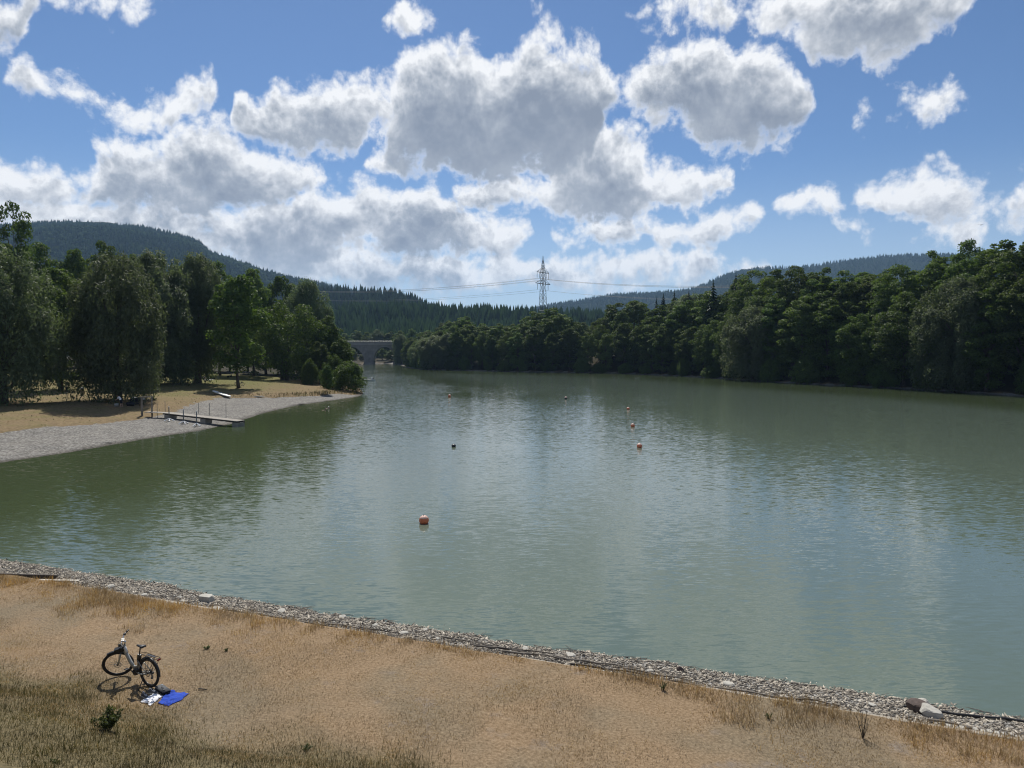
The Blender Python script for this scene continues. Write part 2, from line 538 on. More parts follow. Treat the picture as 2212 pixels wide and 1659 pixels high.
def land_height(X, Y):
    X = np.asarray(X, float); Y = np.asarray(Y, float)
    s = signed(lake, X, Y); g = -signed(gravel_edge, X, Y)
    left = np.interp(s, [0, 6, 14, 20, 45, 80, 150, 400], [0, .45, .9, 1.25, 2.3, 3.2, 4.5, 12])
    left = left + .28 * sstep(g, -.2, 1.0) * sstep(s, .5, 3) + sstep(s, 3, 12) * (vnoise(X, Y, 9, 21) * .5 + vnoise(X, Y, 3, 22) * .12)
    capr = np.interp(Y, [90, 140, 300, 380], [17, 16, 6, 4])
    right = np.interp(s, [0, 3, 6], [0, .35, 1.0]) + np.clip((s - 6) * .38, 0, None)
    right = np.where(right > capr, capr + (right - capr) * .12, right) + sstep(s, 2, 10) * vnoise(X, Y, 11, 23) * 1.2
    mixr = sstep(X + (Y - 300) * .02, -30, 20)
    far = sstep(Y, 405, 440)
    z = left * (1 - mixr) + right * mixr
    z = z * (1 - far) + (np.clip(s, 0, 12) * .14 + .2) * far + sstep(Y, 470, 700) * 14
    wet = -np.clip(-s, 0, 14) * .22
    z = np.where(s > 0, z, wet)
    t, n = tn(X, Y)
    return np.where((n < SHORE_N + 2.2) & (Y < 48), -3.2, z)

# --- lake
m, N, L, b = new_mat('lake_water')
tcn = N.new('ShaderNodeTexCoord')
def wave(scale, det, stretch, amp, rough=.55):
    mp = N.new('ShaderNodeMapping'); mp.inputs['Scale'].default_value = stretch; mp.inputs['Rotation'].default_value = (0, 0, math.radians(8))
    L.new(tcn.outputs['Object'], mp.inputs['Vector'])
    nz = N.new('ShaderNodeTexNoise'); nz.inputs['Scale'].default_value = scale; nz.inputs['Detail'].default_value = det; nz.inputs['Roughness'].default_value = rough
    L.new(mp.outputs[0], nz.inputs['Vector'])
    s = N.new('ShaderNodeVectorMath'); s.operation = 'SUBTRACT'; s.inputs[1].default_value = (.5, .5, .5); L.new(nz.outputs['Color'], s.inputs[0])
    k = N.new('ShaderNodeVectorMath'); k.operation = 'MULTIPLY'; k.inputs[1].default_value = amp; L.new(s.outputs[0], k.inputs[0])
    return k.outputs[0]
def vadd(a, c):
    s = N.new('ShaderNodeVectorMath'); s.operation = 'ADD'; L.new(a, s.inputs[0]); L.new(c, s.inputs[1]); return s.outputs[0]
ripples = vadd(wave(6.5, 2.0, (.30, 1.5, 1), (.11, .28, 0)), wave(1.5, 2, (.35, 1.3, 1), (.03, .06, 0)))
pn = N.new('ShaderNodeTexNoise'); pn.inputs['Scale'].default_value = .035; pn.inputs['Detail'].default_value = 3
mpp = N.new('ShaderNodeMapping'); mpp.inputs['Scale'].default_value = (1, .45, 1); L.new(tcn.outputs['Object'], mpp.inputs[0]); L.new(mpp.outputs[0], pn.inputs[0])
pr = N.new('ShaderNodeMapRange'); pr.inputs['From Min'].default_value = .35; pr.inputs['From Max'].default_value = .65; pr.inputs['To Min'].default_value = .50; pr.inputs['To Max'].default_value = 1.45
L.new(pn.outputs[0], pr.inputs['Value'])
sc_ = N.new('ShaderNodeVectorMath'); sc_.operation = 'SCALE'; L.new(ripples, sc_.inputs[0]); L.new(pr.outputs[0], sc_.inputs['Scale'])
up_ = N.new('ShaderNodeVectorMath'); up_.operation = 'ADD'; up_.inputs[1].default_value = (0, 0, 1); L.new(sc_.outputs[0], up_.inputs[0])
nm_ = N.new('ShaderNodeVectorMath'); nm_.operation = 'NORMALIZE'; L.new(up_.outputs[0], nm_.inputs[0])
L.new(nm_.outputs[0], b.inputs['Normal'])
murk_sheen = ramp_node(N, [(.25, (.058, .077, .036)), (.75, (.103, .134, .102))])   # olive near the banks, lighter out: tree reflections and sky sheen painted in
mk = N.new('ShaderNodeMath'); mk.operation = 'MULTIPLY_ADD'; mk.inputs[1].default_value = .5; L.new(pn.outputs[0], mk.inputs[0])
sa2 = N.new('ShaderNodeAttribute'); sa2.attribute_name = 'open_sheen'; mk2 = N.new('ShaderNodeMath'); mk2.operation = 'SUBTRACT'; mk2.inputs[1].default_value = .25; L.new(sa2.outputs['Fac'], mk2.inputs[0]); L.new(mk2.outputs[0], mk.inputs[2]); L.new(mk.outputs[0], murk_sheen.inputs[0]); L.new(murk_sheen.outputs[0], b.inputs['Base Color'])
b.inputs['Roughness'].default_value = .06; b.inputs['IOR'].default_value = 1.40
M['water'] = m
wx = [-330, 380]; wy = [4, 520]
WX, WY = np.meshgrid(np.linspace(*wx, 143), np.linspace(*wy, 105), indexing='ij')
I = np.arange(WX.size).reshape(WX.shape)
lk = mesh_np('lake', np.stack([WX, WY, 0 * WX], -1).reshape(-1, 3), np.stack([I[:-1, :-1], I[1:, :-1], I[1:, 1:], I[:-1, 1:]], -1).reshape(-1, 4))
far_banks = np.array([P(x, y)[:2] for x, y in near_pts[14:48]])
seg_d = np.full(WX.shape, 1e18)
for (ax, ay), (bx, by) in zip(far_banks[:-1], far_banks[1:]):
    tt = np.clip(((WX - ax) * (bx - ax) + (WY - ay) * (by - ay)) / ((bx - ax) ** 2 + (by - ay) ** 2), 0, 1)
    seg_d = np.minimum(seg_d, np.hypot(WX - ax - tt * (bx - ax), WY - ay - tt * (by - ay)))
at = lk.attributes.new('open_sheen', 'FLOAT', 'POINT'); at.data.foreach_set('value', sstep(seg_d, 4, 55).ravel().astype(np.float32))  # mask of the painted sheen, growing with distance from the far banks
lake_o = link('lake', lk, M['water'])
tag(lake_o, 'rippled grey-green lake filling the valley', 'lake', kind='structure')

# --- ground materials
def coord_mix(N, L, f, a, c):
    mx = N.new('ShaderNodeMix'); mx.data_type = 'RGBA'
    L.new(f, mx.inputs[0]); L.new(a, mx.inputs[6]); L.new(c, mx.inputs[7])
    return mx.outputs[2]
def nz_(N, L, vec, scale, det=4, rough=.6):
    n = N.new('ShaderNodeTexNoise'); n.inputs['Scale'].default_value = scale; n.inputs['Detail'].default_value = det; n.inputs['Roughness'].default_value = rough
    L.new(vec, n.inputs['Vector']); return n.outputs[0]
def mr_(N, L, v, a, c, d=0., e=1.):
    n = N.new('ShaderNodeMapRange'); n.inputs['From Min'].default_value = a; n.inputs['From Max'].default_value = c
    n.inputs['To Min'].default_value = d; n.inputs['To Max'].default_value = e; L.new(v, n.inputs['Value']); return n.outputs[0]
def attr_(N, name):
    a = N.new('ShaderNodeAttribute'); a.attribute_name = name; return a.outputs['Fac']

GRAVEL_COLS = [(.20, (.070, .065, .060)), (.45, (.18, .17, .155)), (.62, (.27, .26, .238)), (.8, (.40, .385, .355))]
def gravel_color(N, L, vec, scale):
    v = N.new('ShaderNodeTexVoronoi'); v.inputs['Scale'].default_value = scale; L.new(vec, v.inputs['Vector'])
    sp = N.new('ShaderNodeSeparateColor'); L.new(v.outputs['Color'], sp.inputs[0])
    r = ramp_node(N, GRAVEL_COLS); L.new(sp.outputs[0], r.inputs[0])
    return r.outputs[0], v.outputs['Distance']

# near bank
m, N, L, b = new_mat('near_ground')
tcn = N.new('ShaderNodeTexCoord'); ob = tcn.outputs['Object']
big, mid, fine = nz_(N, L, ob, .22, 3), nz_(N, L, ob, 1.1, 4), nz_(N, L, ob, 14, 4, .7)
dry = ramp_node(N, [(.28, (.13, .088, .049)), (.46, (.225, .156, .091)), (.60, (.285, .204, .125)), (.75, (.37, .275, .172))]); L.new(fine, dry.inputs[0])
dry2 = ramp_node(N, [(.28, (.105, .083, .055)), (.5, (.19, .148, .095)), (.75, (.29, .23, .15))]); L.new(fine, dry2.inputs[0])
c1 = coord_mix(N, L, mr_(N, L, big, .45, .60), dry.outputs[0], dry2.outputs[0])
bare = ramp_node(N, [(.3, (.13, .105, .085)), (.7, (.26, .215, .17))]); L.new(fine, bare.inputs[0])
c2 = coord_mix(N, L, mr_(N, L, mid, .60, .72, 0, .75), c1, bare.outputs[0])
slope = ramp_node(N, [(.3, (.060, .052, .026)), (.5, (.13, .105, .055)), (.72, (.21, .165, .09))]); L.new(fine, slope.inputs[0])
c3 = coord_mix(N, L, attr_(N, 'slope'), c2, slope.outputs[0])
gc, gd = gravel_color(N, L, ob, 24)
c4 = coord_mix(N, L, attr_(N, 'gravel'), c3, gc)
L.new(c4, b.inputs['Base Color']); b.inputs['Roughness'].default_value = .95; b.inputs['Specular IOR Level'].default_value = .15
bp = N.new('ShaderNodeBump'); bp.inputs['Distance'].default_value = .035; bp.inputs['Strength'].default_value = .8; L.new(fine, bp.inputs['Height']); L.new(bp.outputs[0], b.inputs['Normal'])
M['near_ground'] = m
ts = np.arange(-52, 34, .22); ns = np.concatenate([np.arange(-3, 9, .5), np.arange(9, KERB_N - .001, .2), [KERB_N - .0005, KERB_N + .0005], np.arange(KERB_N + .1, 24.5, .15)])
T_, N_ = np.meshgrid(ts, ns, indexing='ij')
Z_ = near_height(T_, N_)
X_, Y_ = NY * T_ + NX * N_, -NX * T_ + NY * N_
V = np.stack([X_, Y_, Z_], -1).reshape(-1, 3)
I = np.arange(V.shape[0]).reshape(T_.shape)
F = np.stack([I[:-1, :-1], I[1:, :-1], I[1:, 1:], I[:-1, 1:]], -1).reshape(-1, 4)
nb_mesh = mesh_np('near_bank', V, F)
toe_w = TOE_N + vnoise(T_, 0 * T_, 5, 12) * .8
sl = sstep(toe_w - N_ + vnoise(T_, N_, 1.6, 31) * 1.3, -.5, .9)
at = nb_mesh.attributes.new('slope', 'FLOAT', 'POINT'); at.data.foreach_set('value', sl.ravel().astype(np.float32))
at = nb_mesh.attributes.new('gravel', 'FLOAT', 'POINT'); at.data.foreach_set('value', (N_ > KERB_N).ravel().astype(np.float32))
near_o = link('near_bank', nb_mesh, M['near_ground'], smooth=True)
tag(near_o, 'dry trampled meadow and shingle strip along the dam foot', 'bank', kind='structure')

# the rest of the land round the lake
m, N, L, b = new_mat('valley_ground')
tcn = N.new('ShaderNodeTexCoord'); ob = tcn.outputs['Object']
big, mid, fine = nz_(N, L, ob, .07, 3), nz_(N, L, ob, .5, 4), nz_(N, L, ob, 3.2, 5, .7)
dry = ramp_node(N, [(.3, (.115, .084, .046)), (.5, (.190, .138, .076)), (.72, (.27, .20, .115))]); L.new(fine, dry.inputs[0])
grn = ramp_node(N, [(.3, (.085, .085, .028)), (.5, (.14, .135, .048)), (.72, (.20, .18, .075))]); L.new(fine, grn.inputs[0])
gmix = N.new('ShaderNodeMath'); gmix.operation = 'ADD'; L.new(attr_(N, 'green'), gmix.inputs[0]); L.new(mr_(N, L, mid, .35, .65, -.35, .35), gmix.inputs[1]); gmix.use_clamp = True
c1 = coord_mix(N, L, gmix.outputs[0], dry.outputs[0], grn.outputs[0])
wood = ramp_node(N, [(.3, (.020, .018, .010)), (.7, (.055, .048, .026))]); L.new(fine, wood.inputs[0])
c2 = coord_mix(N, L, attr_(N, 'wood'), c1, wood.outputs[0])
gc, gd = gravel_color(N, L, ob, 7.0)
gt = ramp_node(N, [(.3, (.120, .114, .104)), (.7, (.205, .190, .162))]); L.new(mid, gt.inputs[0])
gmx = N.new('ShaderNodeMix'); gmx.data_type = 'RGBA'; gmx.inputs[0].default_value = .55; L.new(gc, gmx.inputs[6]); L.new(gt.outputs[0], gmx.inputs[7])
ga = N.new('ShaderNodeMath'); ga.operation = 'ADD'; L.new(attr_(N, 'gravel'), ga.inputs[0]); L.new(mr_(N, L, mid, .3, .7, -.35, .35), ga.inputs[1])
c3 = coord_mix(N, L, mr_(N, L, ga.outputs[0], .4, .6), c2, gmx.outputs[2])
wt = N.new('ShaderNodeMix'); wt.data_type = 'RGBA'; wt.blend_type = 'MULTIPLY'; wt.inputs[7].default_value = (.42, .40, .37, 1); L.new(attr_(N, 'wet'), wt.inputs[0]); L.new(c3, wt.inputs[6])
L.new(wt.outputs[2], b.inputs['Base Color']); b.inputs['Roughness'].default_value = .95; b.inputs['Specular IOR Level'].default_value = .1
bp = N.new('ShaderNodeBump'); bp.inputs['Distance'].default_value = .12; bp.inputs['Strength'].default_value = .8; L.new(fine, bp.inputs['Height']); L.new(bp.outputs[0], b.inputs['Normal'])
M['valley_ground'] = m
gx = np.concatenate([np.arange(-330, -90, 6.), np.arange(-90, -24, .7), np.arange(-24, 60, 3.), np.arange(60, 160, 2.), np.arange(160, 381, 8.)])
gy = np.concatenate([np.arange(28, 52, 3.), np.arange(52, 175, .8), np.arange(175, 420, 2.5), np.arange(420, 760, 8.)])
GX, GY = np.meshgrid(gx, gy, indexing='ij')
GZ = land_height(GX, GY)
s_, g_ = signed(lake, GX, GY), -signed(gravel_edge, GX, GY)
V = np.stack([GX, GY, GZ], -1).reshape(-1, 3)
I = np.arange(V.shape[0]).reshape(GX.shape)
F = np.stack([I[:-1, :-1], I[1:, :-1], I[1:, 1:], I[:-1, 1:]], -1).reshape(-1, 4)
gm = mesh_np('ground', V, F)
rightside = sstep(GX + (GY - 300) * .02, -30, 20)
grav = np.where(rightside > .5, 1 - sstep(s_, 1.2, 2.6), 1 - sstep(g_, -.6, .6))
grav = np.where((GY > 185) & (rightside <= .5), 1 - sstep(s_, 1.2, 2.6), grav)
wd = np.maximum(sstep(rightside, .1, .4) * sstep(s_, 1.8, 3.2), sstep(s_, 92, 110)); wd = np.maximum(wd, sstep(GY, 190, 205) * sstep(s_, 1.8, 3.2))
green = (sstep(GY, 95, 140) * (0.45 + .4 * sstep(GY, 140, 165)) + .25) * sstep(s_, 10, 25)
for nm, a in (('gravel', grav), ('wood', wd), ('green', green), ('wet', 1 - sstep(s_ + vnoise(GX, GY, 2.3, 77) * .8, .1, 1.3))):
    at = gm.attributes.new(nm, 'FLOAT', 'POINT'); at.data.foreach_set('value', a.ravel().astype(np.float32))
ground_o = link('ground', gm, M['valley_ground'], smooth=True)
tag(ground_o, 'lake banks of dry grass, pale shingle and dark wood floor', 'ground', kind='structure')

M['plain'] = simple('plain', (.05, .06, .03), 1.0, vary=.3, scale=.01, spec=0.0)
sheet = link('plain', mesh_np('plain', [(-6000, -400, -4), (6000, -400, -4), (6000, 6500, -4), (-6000, 6500, -4)], [(0, 1, 2, 3)]), M['plain'])
tag(sheet, 'dark valley floor reaching to the horizon', 'plain', kind='structure')
def gz(x, y):
    t, n = tn(x, y)
    if n < SHORE_N + 1.5 and y < 48: return float(near_height(np.array([t]), np.array([n]))[0])
    return float(land_height(np.array([x]), np.array([y]))[0])

# ------------------------------------------------------------------ trees
def leaf_quads(C, Nrm, size, rg, aspect=.62, fold=.25, droop=0.0):
    """diamond leaf sprays at points C facing roughly Nrm"""
    n = len(C)
    Nrm = Nrm / (np.linalg.norm(Nrm, axis=1, keepdims=True) + 1e-9)
    A = rg.normal(size=(n, 3)); A[:, 2] -= droop
    A -= Nrm * (A * Nrm).sum(1, keepdims=True); A /= np.linalg.norm(A, axis=1, keepdims=True) + 1e-9
    B = np.cross(Nrm, A)
    s = size[:, None]
    v0 = C - A * s * .5; v2 = C + A * s * .5
    off = Nrm * s * fold * rg.uniform(-.5, 1, (n, 1))
    v1 = C + B * s * .5 * aspect + off; v3 = C - B * s * .5 * aspect + off
    V = np.stack([v0, v1, v2, v3], 1).reshape(-1, 3)
    F = np.arange(n * 4).reshape(n, 4)
    return V, F

def make_crown(seed, prof, R, H, z0, nclump, nleaf, leaf, kind='round', hollow=.55):
    """leaf clumps through the crown volume. prof: (height fraction, radius fraction) outline"""
    rg = np.random.default_rng(seed)
    hs = np.array([p[0] for p in prof]); rs = np.array([p[1] for p in prof])
    h = np.concatenate([np.linspace(.55, 1.0, nclump // 6), rg.uniform(0, 1, nclump * 6)]); w = np.interp(h, hs, rs)
    keep = (np.arange(len(h)) < nclump // 6) | (rg.random(len(h)) < (w / rs.max()) ** .9)
    h = h[keep][:nclump]; w = np.interp(h, hs, rs); n = len(h)
    a = rg.uniform(0, 2 * np.pi, n)
    lob = 1 + .16 * np.sin(a * 2 + rg.uniform(0, 6)) + .12 * np.sin(a * 3 + rg.uniform(0, 6) + h * 4)
    rad = np.sqrt(rg.uniform(hollow ** 2, 1, n)) * R * w * lob * .86
    cc = np.stack([rad * np.cos(a), rad * np.sin(a), z0 + h * (H - z0) * .95], 1)
    cr = R * rg.uniform(.13, .29, n) * (.64 + .36 * w)
    per = np.maximum((nleaf * cr ** 2 / (cr ** 2).sum()).astype(int), 6)
    idx = np.repeat(np.arange(n), per)
    D = rg.normal(size=(len(idx), 3)); D /= np.linalg.norm(D, axis=1, keepdims=True)
    D[:, 2] = np.where(rg.random(len(idx)) < .55, np.abs(D[:, 2]), D[:, 2])
    rr = cr[idx] * rg.uniform(.55, 1.12, len(idx)) ** .6
    sq = np.array([1, 1, .72]) if kind == 'round' else np.array([.8, .8, 1.35])
    Pn = cc[idx] + D * rr[:, None] * sq
    if kind == 'willow':
        Pn[:, 2] -= rg.uniform(0, .10, len(idx)) * H * rg.random(len(idx))
    out = cc[idx] * np.array([1, 1, .25]); out /= np.linalg.norm(out, axis=1, keepdims=True) + 1e-9
    Nn = D * .7 + out * .35 + rg.normal(size=D.shape) * .75 + np.array([0, 0, .35])
    size = leaf * rg.uniform(.55, 1.35, len(idx))
    if kind == 'willow':
        return leaf_quads(Pn, Nn, size * 1.5, rg, aspect=.30, droop=1.6), cc
    return leaf_quads(Pn, Nn, size, rg, aspect=.66), cc

def make_trunk(seed, H, z0, r, cc, limbs=7, lean=.03, multi=1):
    rg = random.Random(seed)
    mb = MB()
    for q_ in range(multi):
        ox, oy = (0, 0) if multi == 1 else (rg.uniform(-1, 1), rg.uniform(-1, 1))
        top = z0 + (H - z0) * .55
        pts, rad = [], []
        for i in range(7):
            f = i / 6
            pts.append((ox * (1 + f) + lean * H * f * math.sin(seed) + rg.uniform(-.12, .12), oy * (1 + f) + lean * H * f * math.cos(seed * 1.7) + rg.uniform(-.12, .12), -.5 + f * (top + .5)))
            rad.append(r * (1.35 if i == 0 else 1) * (1 - .75 * f))
        mb.tube(pts, rad, 9)
    order = list(range(len(cc))); rg.shuffle(order)
    for i in order[:limbs]:
        c = cc[i]
        f = rg.uniform(.35, .75); st = Vector(pts[0]).lerp(Vector(pts[-1]), f)
        if c[2] < st.z + .5: st.z = max(c[2] * .7, .4 * z0)
        mdl = st.lerp(Vector(c), .5) + Vector((0, 0, .06 * H))
        mb.tube([st, mdl, Vector(c)], [r * .38, r * .22, r * .05], 6)
    return mb.mesh('trunk', False)

ROUND = [(0, .35), (.12, .72), (.3, .97), (.5, 1), (.7, .86), (.86, .58), (1, .16)]
OVAL = [(0, .42), (.2, .8), (.4, 1), (.6, .97), (.8, .78), (.93, .52), (1, .22)]
TALL = [(0, .5), (.2, .85), (.45, 1), (.65, .92), (.85, .68), (1, .22)]
SKIRT = [(0, .90), (.15, 1), (.4, 1), (.6, .95), (.8, .78), (.93, .52), (1, .22)]
BUSH = [(0, .8), (.25, 1), (.5, .95), (.75, .7), (1, .25)]
PROTO = {}
def proto(key, seed, prof, R, H, z0, nclump, nleaf, leaf, trunk_r, kind='round', limbs=8, mat='leaf', bark='bark', hollow=.55, multi=1):
    (V, F), cc = make_crown(seed, prof, R, H, z0, nclump, nleaf, leaf, kind, hollow)
    cm = mesh_np('crown', V, F); cm.materials.append(M[mat])
    tm = make_trunk(seed, H, z0, trunk_r, cc, limbs, multi=multi); tm.materials.append(M[bark])
    tm.polygons.foreach_set('use_smooth', np.ones(len(tm.polygons), dtype=bool))
    PROTO[key] = (cm, tm, R, H)
for i in range(5):
    proto(f'broad{i}', 100 + i, [ROUND, OVAL, TALL, ROUND, OVAL][i], [5.6, 5.0, 4.4, 6.2, 4.8][i], 20, [1.6, 1.2, 1.0, 2.0, 1.2][i], [140, 150, 140, 160, 130][i], 23000, .37, .30, hollow=.42)
for i in range(2):
    proto(f'bright{i}', 120 + i, [OVAL, TALL][i], [4.8, 4.2][i], 20, 1.2, 140, 23000, .37, .28, mat='leaf_bright', hollow=.42)
for i in range(2):
    proto(f'willow{i}', 130 + i, SKIRT, [8.4, 7.2][i], 20, [1.6, 1.4][i], [210, 180][i], 40000, .40, .62, kind='willow', mat='leaf_willow', limbs=12, hollow=.35)
proto('birch', 140, TALL, 4.6, 20, 3.4, 110, 13000, .42, .24, kind='tallclump', mat='leaf_bright', bark='bark', limbs=14, hollow=.2)
proto('dense', 141, SKIRT, 8.0, 16, 1.2, 130, 17000, .44, .40, limbs=8, mat='leaf_bright', multi=2)
proto('airy', 142, OVAL, 5.0, 20, 6.0, 40, 4200, .36, .30, limbs=26, hollow=.2)
for i in range(2):
    proto(f'bush{i}', 150 + i, BUSH, 3.0, 5, .05, 130, 16000, .21, .09, kind='tallclump', mat=['leaf_bright', 'leaf'][i], limbs=10, multi=3, hollow=.25)

def make_conifer(seed, H=20, R=3.0, layers=30):
    rg = random.Random(seed); V, F = [], []
    for l in range(layers):
        f = l / (layers - 1)
        z = H * (.10 + .88 * f); r = R * (1 - f) ** .75 + .16
        nb = max(5, int(15 - 9 * f)); ph = rg.random() * 6
        for k in range(nb):
            a = ph + 2 * math.pi * k / nb + rg.uniform(-.15, .15); rr = r * rg.uniform(.72, 1.12)
            d = Vector((math.cos(a), math.sin(a), 0)); s = Vector((-d.y, d.x, 0))
            tip = d * rr + Vector((0, 0, z - rr * rg.uniform(.35, .6)))
            mid_ = d * rr * .55 + Vector((0, 0, z - rr * .10)); w = rr * .34
            b0 = len(V)
            V += [Vector((0, 0, z + .35)), mid_ + s * w, tip, mid_ - s * w, mid_ - Vector((0, 0, .35 * rr))]
            F += [(b0, b0 + 1, b0 + 2, b0 + 3), (b0, b0 + 4, b0 + 2, b0 + 1)]
    b0 = len(V)
    V += [Vector((.15, 0, H * .93)), Vector((-.1, .12, H * .93)), Vector((-.1, -.12, H * .93)), Vector((0, 0, H))]
    F += [(b0, b0 + 1, b0 + 3, b0 + 3), (b0 + 1, b0 + 2, b0 + 3, b0 + 3), (b0 + 2, b0, b0 + 3, b0 + 3)]
    m = bpy.data.meshes.new('crown'); m.from_pydata([tuple(v) for v in V], [], [tuple(dict.fromkeys(f)) for f in F]); m.update()
    m.materials.append(M['needle'])
    tm = MB().tube([(0, 0, -.5), (0, 0, H * .5), (0, 0, H * .95)], [.26, .16, .03], 7).mesh('trunk'); tm.materials.append(M['bark'])
    return m, tm, R, H
for i in range(2): PROTO[f'conifer{i}'] = make_conifer(160 + i)

TREES = []
def tree(name, key, x, y, ztop, width, label, group=None, rz=None, zb=None, cat='tree'):
    cm, tm, R, H = PROTO[key]
    zg = gz(x, y) if zb is None else zb
    h = max(ztop - zg, 2.0)
    t = empty(name, (x, y, zg), rng.uniform(0, 6.28) if rz is None else rz, (width / 2 / R / 1.04, width / 2 / R / 1.04, h / H / 1.01))
    link('crown', cm, None, t); link('trunk', tm, None, t)
    tag(t, label, cat, group)
    TREES.append(t)
    return t

def tree_px(name, key, px, y, top, wpx, label, **kw):
    """a tree standing at depth y whose crown is wpx wide and whose top is at row top of the picture"""
    p = PD(px, top, y)
    return tree(name, key, p.x, y, p.z, wpx / FOC * y, label, **kw)

ORD = ['first', 'second', 'third', 'fourth', 'fifth', 'sixth', 'seventh', 'eighth', 'ninth', 'tenth', 'eleventh', 'twelfth', 'thirteenth', 'fourteenth', 'fifteenth', 'sixteenth', 'seventeenth',
       'eighteenth', 'nineteenth', 'twentieth']
TENS = ['', '', 'twenty', 'thirty', 'forty', 'fifty', 'sixty']
def ordinal(i):
    if i < 20: return ORD[i]
    k = i + 1
    if k % 10 == 0: return {30: 'thirtieth', 40: 'fortieth', 50: 'fiftieth', 60: 'sixtieth'}[k]
    return TENS[k // 10] + '-' + ORD[k % 10 - 1]

# left grove
LEFT = [
 ('willow_tree', 'willow0', -5, 95, 536, 250, 'grey-green willow cut by the left edge of the picture'),
 ('willow_tree', 'willow0', 246, 103, 550, 235, 'big grey-green willow with thick trunk nearest the changing post'),
 ('willow_tree', 'willow1', 330, 140, 544, 190, 'tall grey-green willow with stout trunk behind the person in white'),
 ('willow_tree', 'willow1', 422, 150, 548, 165, 'narrow grey-green willow left of the lone birch'),
 ('birch_tree', 'birch', 510, 141, 592, 140, 'slender lone birch with bare lower trunk on the meadow'),
 ('chestnut_tree', 'dense', 617, 180, 650, 165, 'broad dense tree with foliage to the ground right of the birch'),
 ('willow_tree', 'willow1', 660, 205, 604, 125, 'pale willow rising behind the broad dense tree'),
 ('leafy_tree', 'broad1', 606, 215, 588, 80, 'round dark tree top left of the pale willow above the meadow'),
 ('leafy_tree', 'bright0', 706, 188, 678, 84, 'bright green tree between the pale willow and the shore thicket'),
 ('leafy_tree', 'bright1', 735, 178, 728, 60, 'small bright tree sloping down behind the round shore bush'),
 ('leafy_tree', 'broad2', 690, 172, 735, 58, 'low leafy tree beside the dense tree near the gravel spit'),
 ('leafy_tree', 'broad0', 545, 195, 572, 100, 'dark round tree rising behind the birch'),
 ('leafy_tree', 'broad3', 470, 190, 560, 110, 'dark tree showing between narrow willow and birch'),
 ('poplar_tree', 'airy', 22, 150, 428, 110, 'tall ragged tree, highest at the left edge'),
 ('poplar_tree', 'broad2', -30, 145, 455, 130, 'dark tall tree at the far left edge beside the ragged one'),
 ('leafy_tree', 'broad3', 85, 160, 520, 130, 'dark tree right of the tall ragged one'),
 ('maple_tree', 'broad1', 122, 120, 570, 150, 'dark maple between the two leftmost willows'),
 ('leafy_tree', 'broad0', 160, 172, 528, 100, 'dark round tree behind the big willow, left of the pale topped one'),
 ('leafy_tree', 'bright0', 222, 180, 513, 100, 'pale topped round tree, highest behind the big willow'),
 ('leafy_tree', 'bright1', 285, 172, 538, 95, 'leafy tree behind the gap between the two big willows'),
 ('leafy_tree', 'broad4', 350, 185, 552, 100, 'dark tree behind the tall grey-green willow'),
 ('leafy_tree', 'broad1', 410, 200, 556, 100, 'dark tree peeping over the narrow willow'),
]
for nm, key, px, y, top, w, lab in LEFT:
    tree_px(nm, key, px, y, top, w, lab, group='trees of the left grove')
# dark wood closing the meadow behind the grove
row = np.linspace(-260, 730, 26)
for i, px in enumerate(row):
    y = 222 + 10 * math.sin(i * 2.3)
    tree_px('leafy_tree', f'broad{i % 5}', px, y, np.interp(px, [-260, 0, 100, 250, 450, 600, 730], [470, 500, 560, 575, 600, 640, 720]) + rng.uniform(-8, 14), rng.uniform(75, 100),
            'dark tree of the wood behind the meadow, ' + ordinal(i) + ' from the left', group='wood behind the meadow')
# shore bushes
tree_px('shore_bush', 'bush0', 752, 150, 782, 92, 'large round bush overhanging the water at the gravel spit', cat='bush', group='shore bushes')
tree_px('shore_bush', 'bush1', 722, 156, 770, 60, 'leafy bush left behind the large overhanging bush', cat='bush', group='shore bushes')
tree_px('sapling', 'birch', 706, 138, 788, 36, 'slim willow sapling standing on the gravel beside the large bush', cat='sapling', group='shore bushes')
tree_px('shore_bush', 'bush1', 668, 165, 778, 46, 'low dark bush under the dense tree edge', cat='bush', group='shore bushes')

# right bank and far shore: three rows up the slope
SKYL = [(855, 716), (880, 703), (900, 716), (930, 711), (1000, 690), (1060, 694), (1120, 690), (1170, 674), (1215, 668), (1250, 690), (1290, 698), (1330, 662), (1370, 650), (1420, 650), (1450, 640), (1500, 636), (1540, 622),
        (1570, 610), (1620, 586), (1700, 576), (1760, 572), (1830, 588), (1880, 582), (1940, 560), (1990, 545), (2030, 532), (2080, 526), (2140, 508), (2180, 500), (2212, 492), (2330, 480)]
sk = np.array(SKYL, float)
shore = [p for p in near_pts if p[0] >= 866 and 789 < p[1] < 880][:14]
sp_ = np.array([P(x, y)[:2] for x, y in shore]); seg = np.linalg.norm(np.diff(sp_, axis=0), axis=1); cum = np.concatenate([[0], np.cumsum(seg)])
def shore_at(d, off):
    i = min(max(np.searchsorted(cum, d) - 1, 0), len(seg) - 1)
    f = (d - cum[i]) / seg[i]; p = sp_[i] * (1 - f) + sp_[i + 1] * f
    tg = (sp_[i + 1] - sp_[i]) / seg[i]; nrm = np.array([tg[1], -tg[0]])
    if nrm @ (np.array([200., 700.]) - p) < 0: nrm = -nrm
    return p + nrm * off
def px_of(x, y, z):
    c, s = math.cos(PITCH), math.sin(PITCH)
    dz = z - CAM_H; d = y * c - dz * s
    return 1106 + FOC * x / d, 829.5 - FOC * (y * s + dz * c) / d
KEYS = ['broad0', 'broad1', 'broad2', 'broad3', 'broad4', 'bright0', 'bright1', 'broad1', 'broad4']
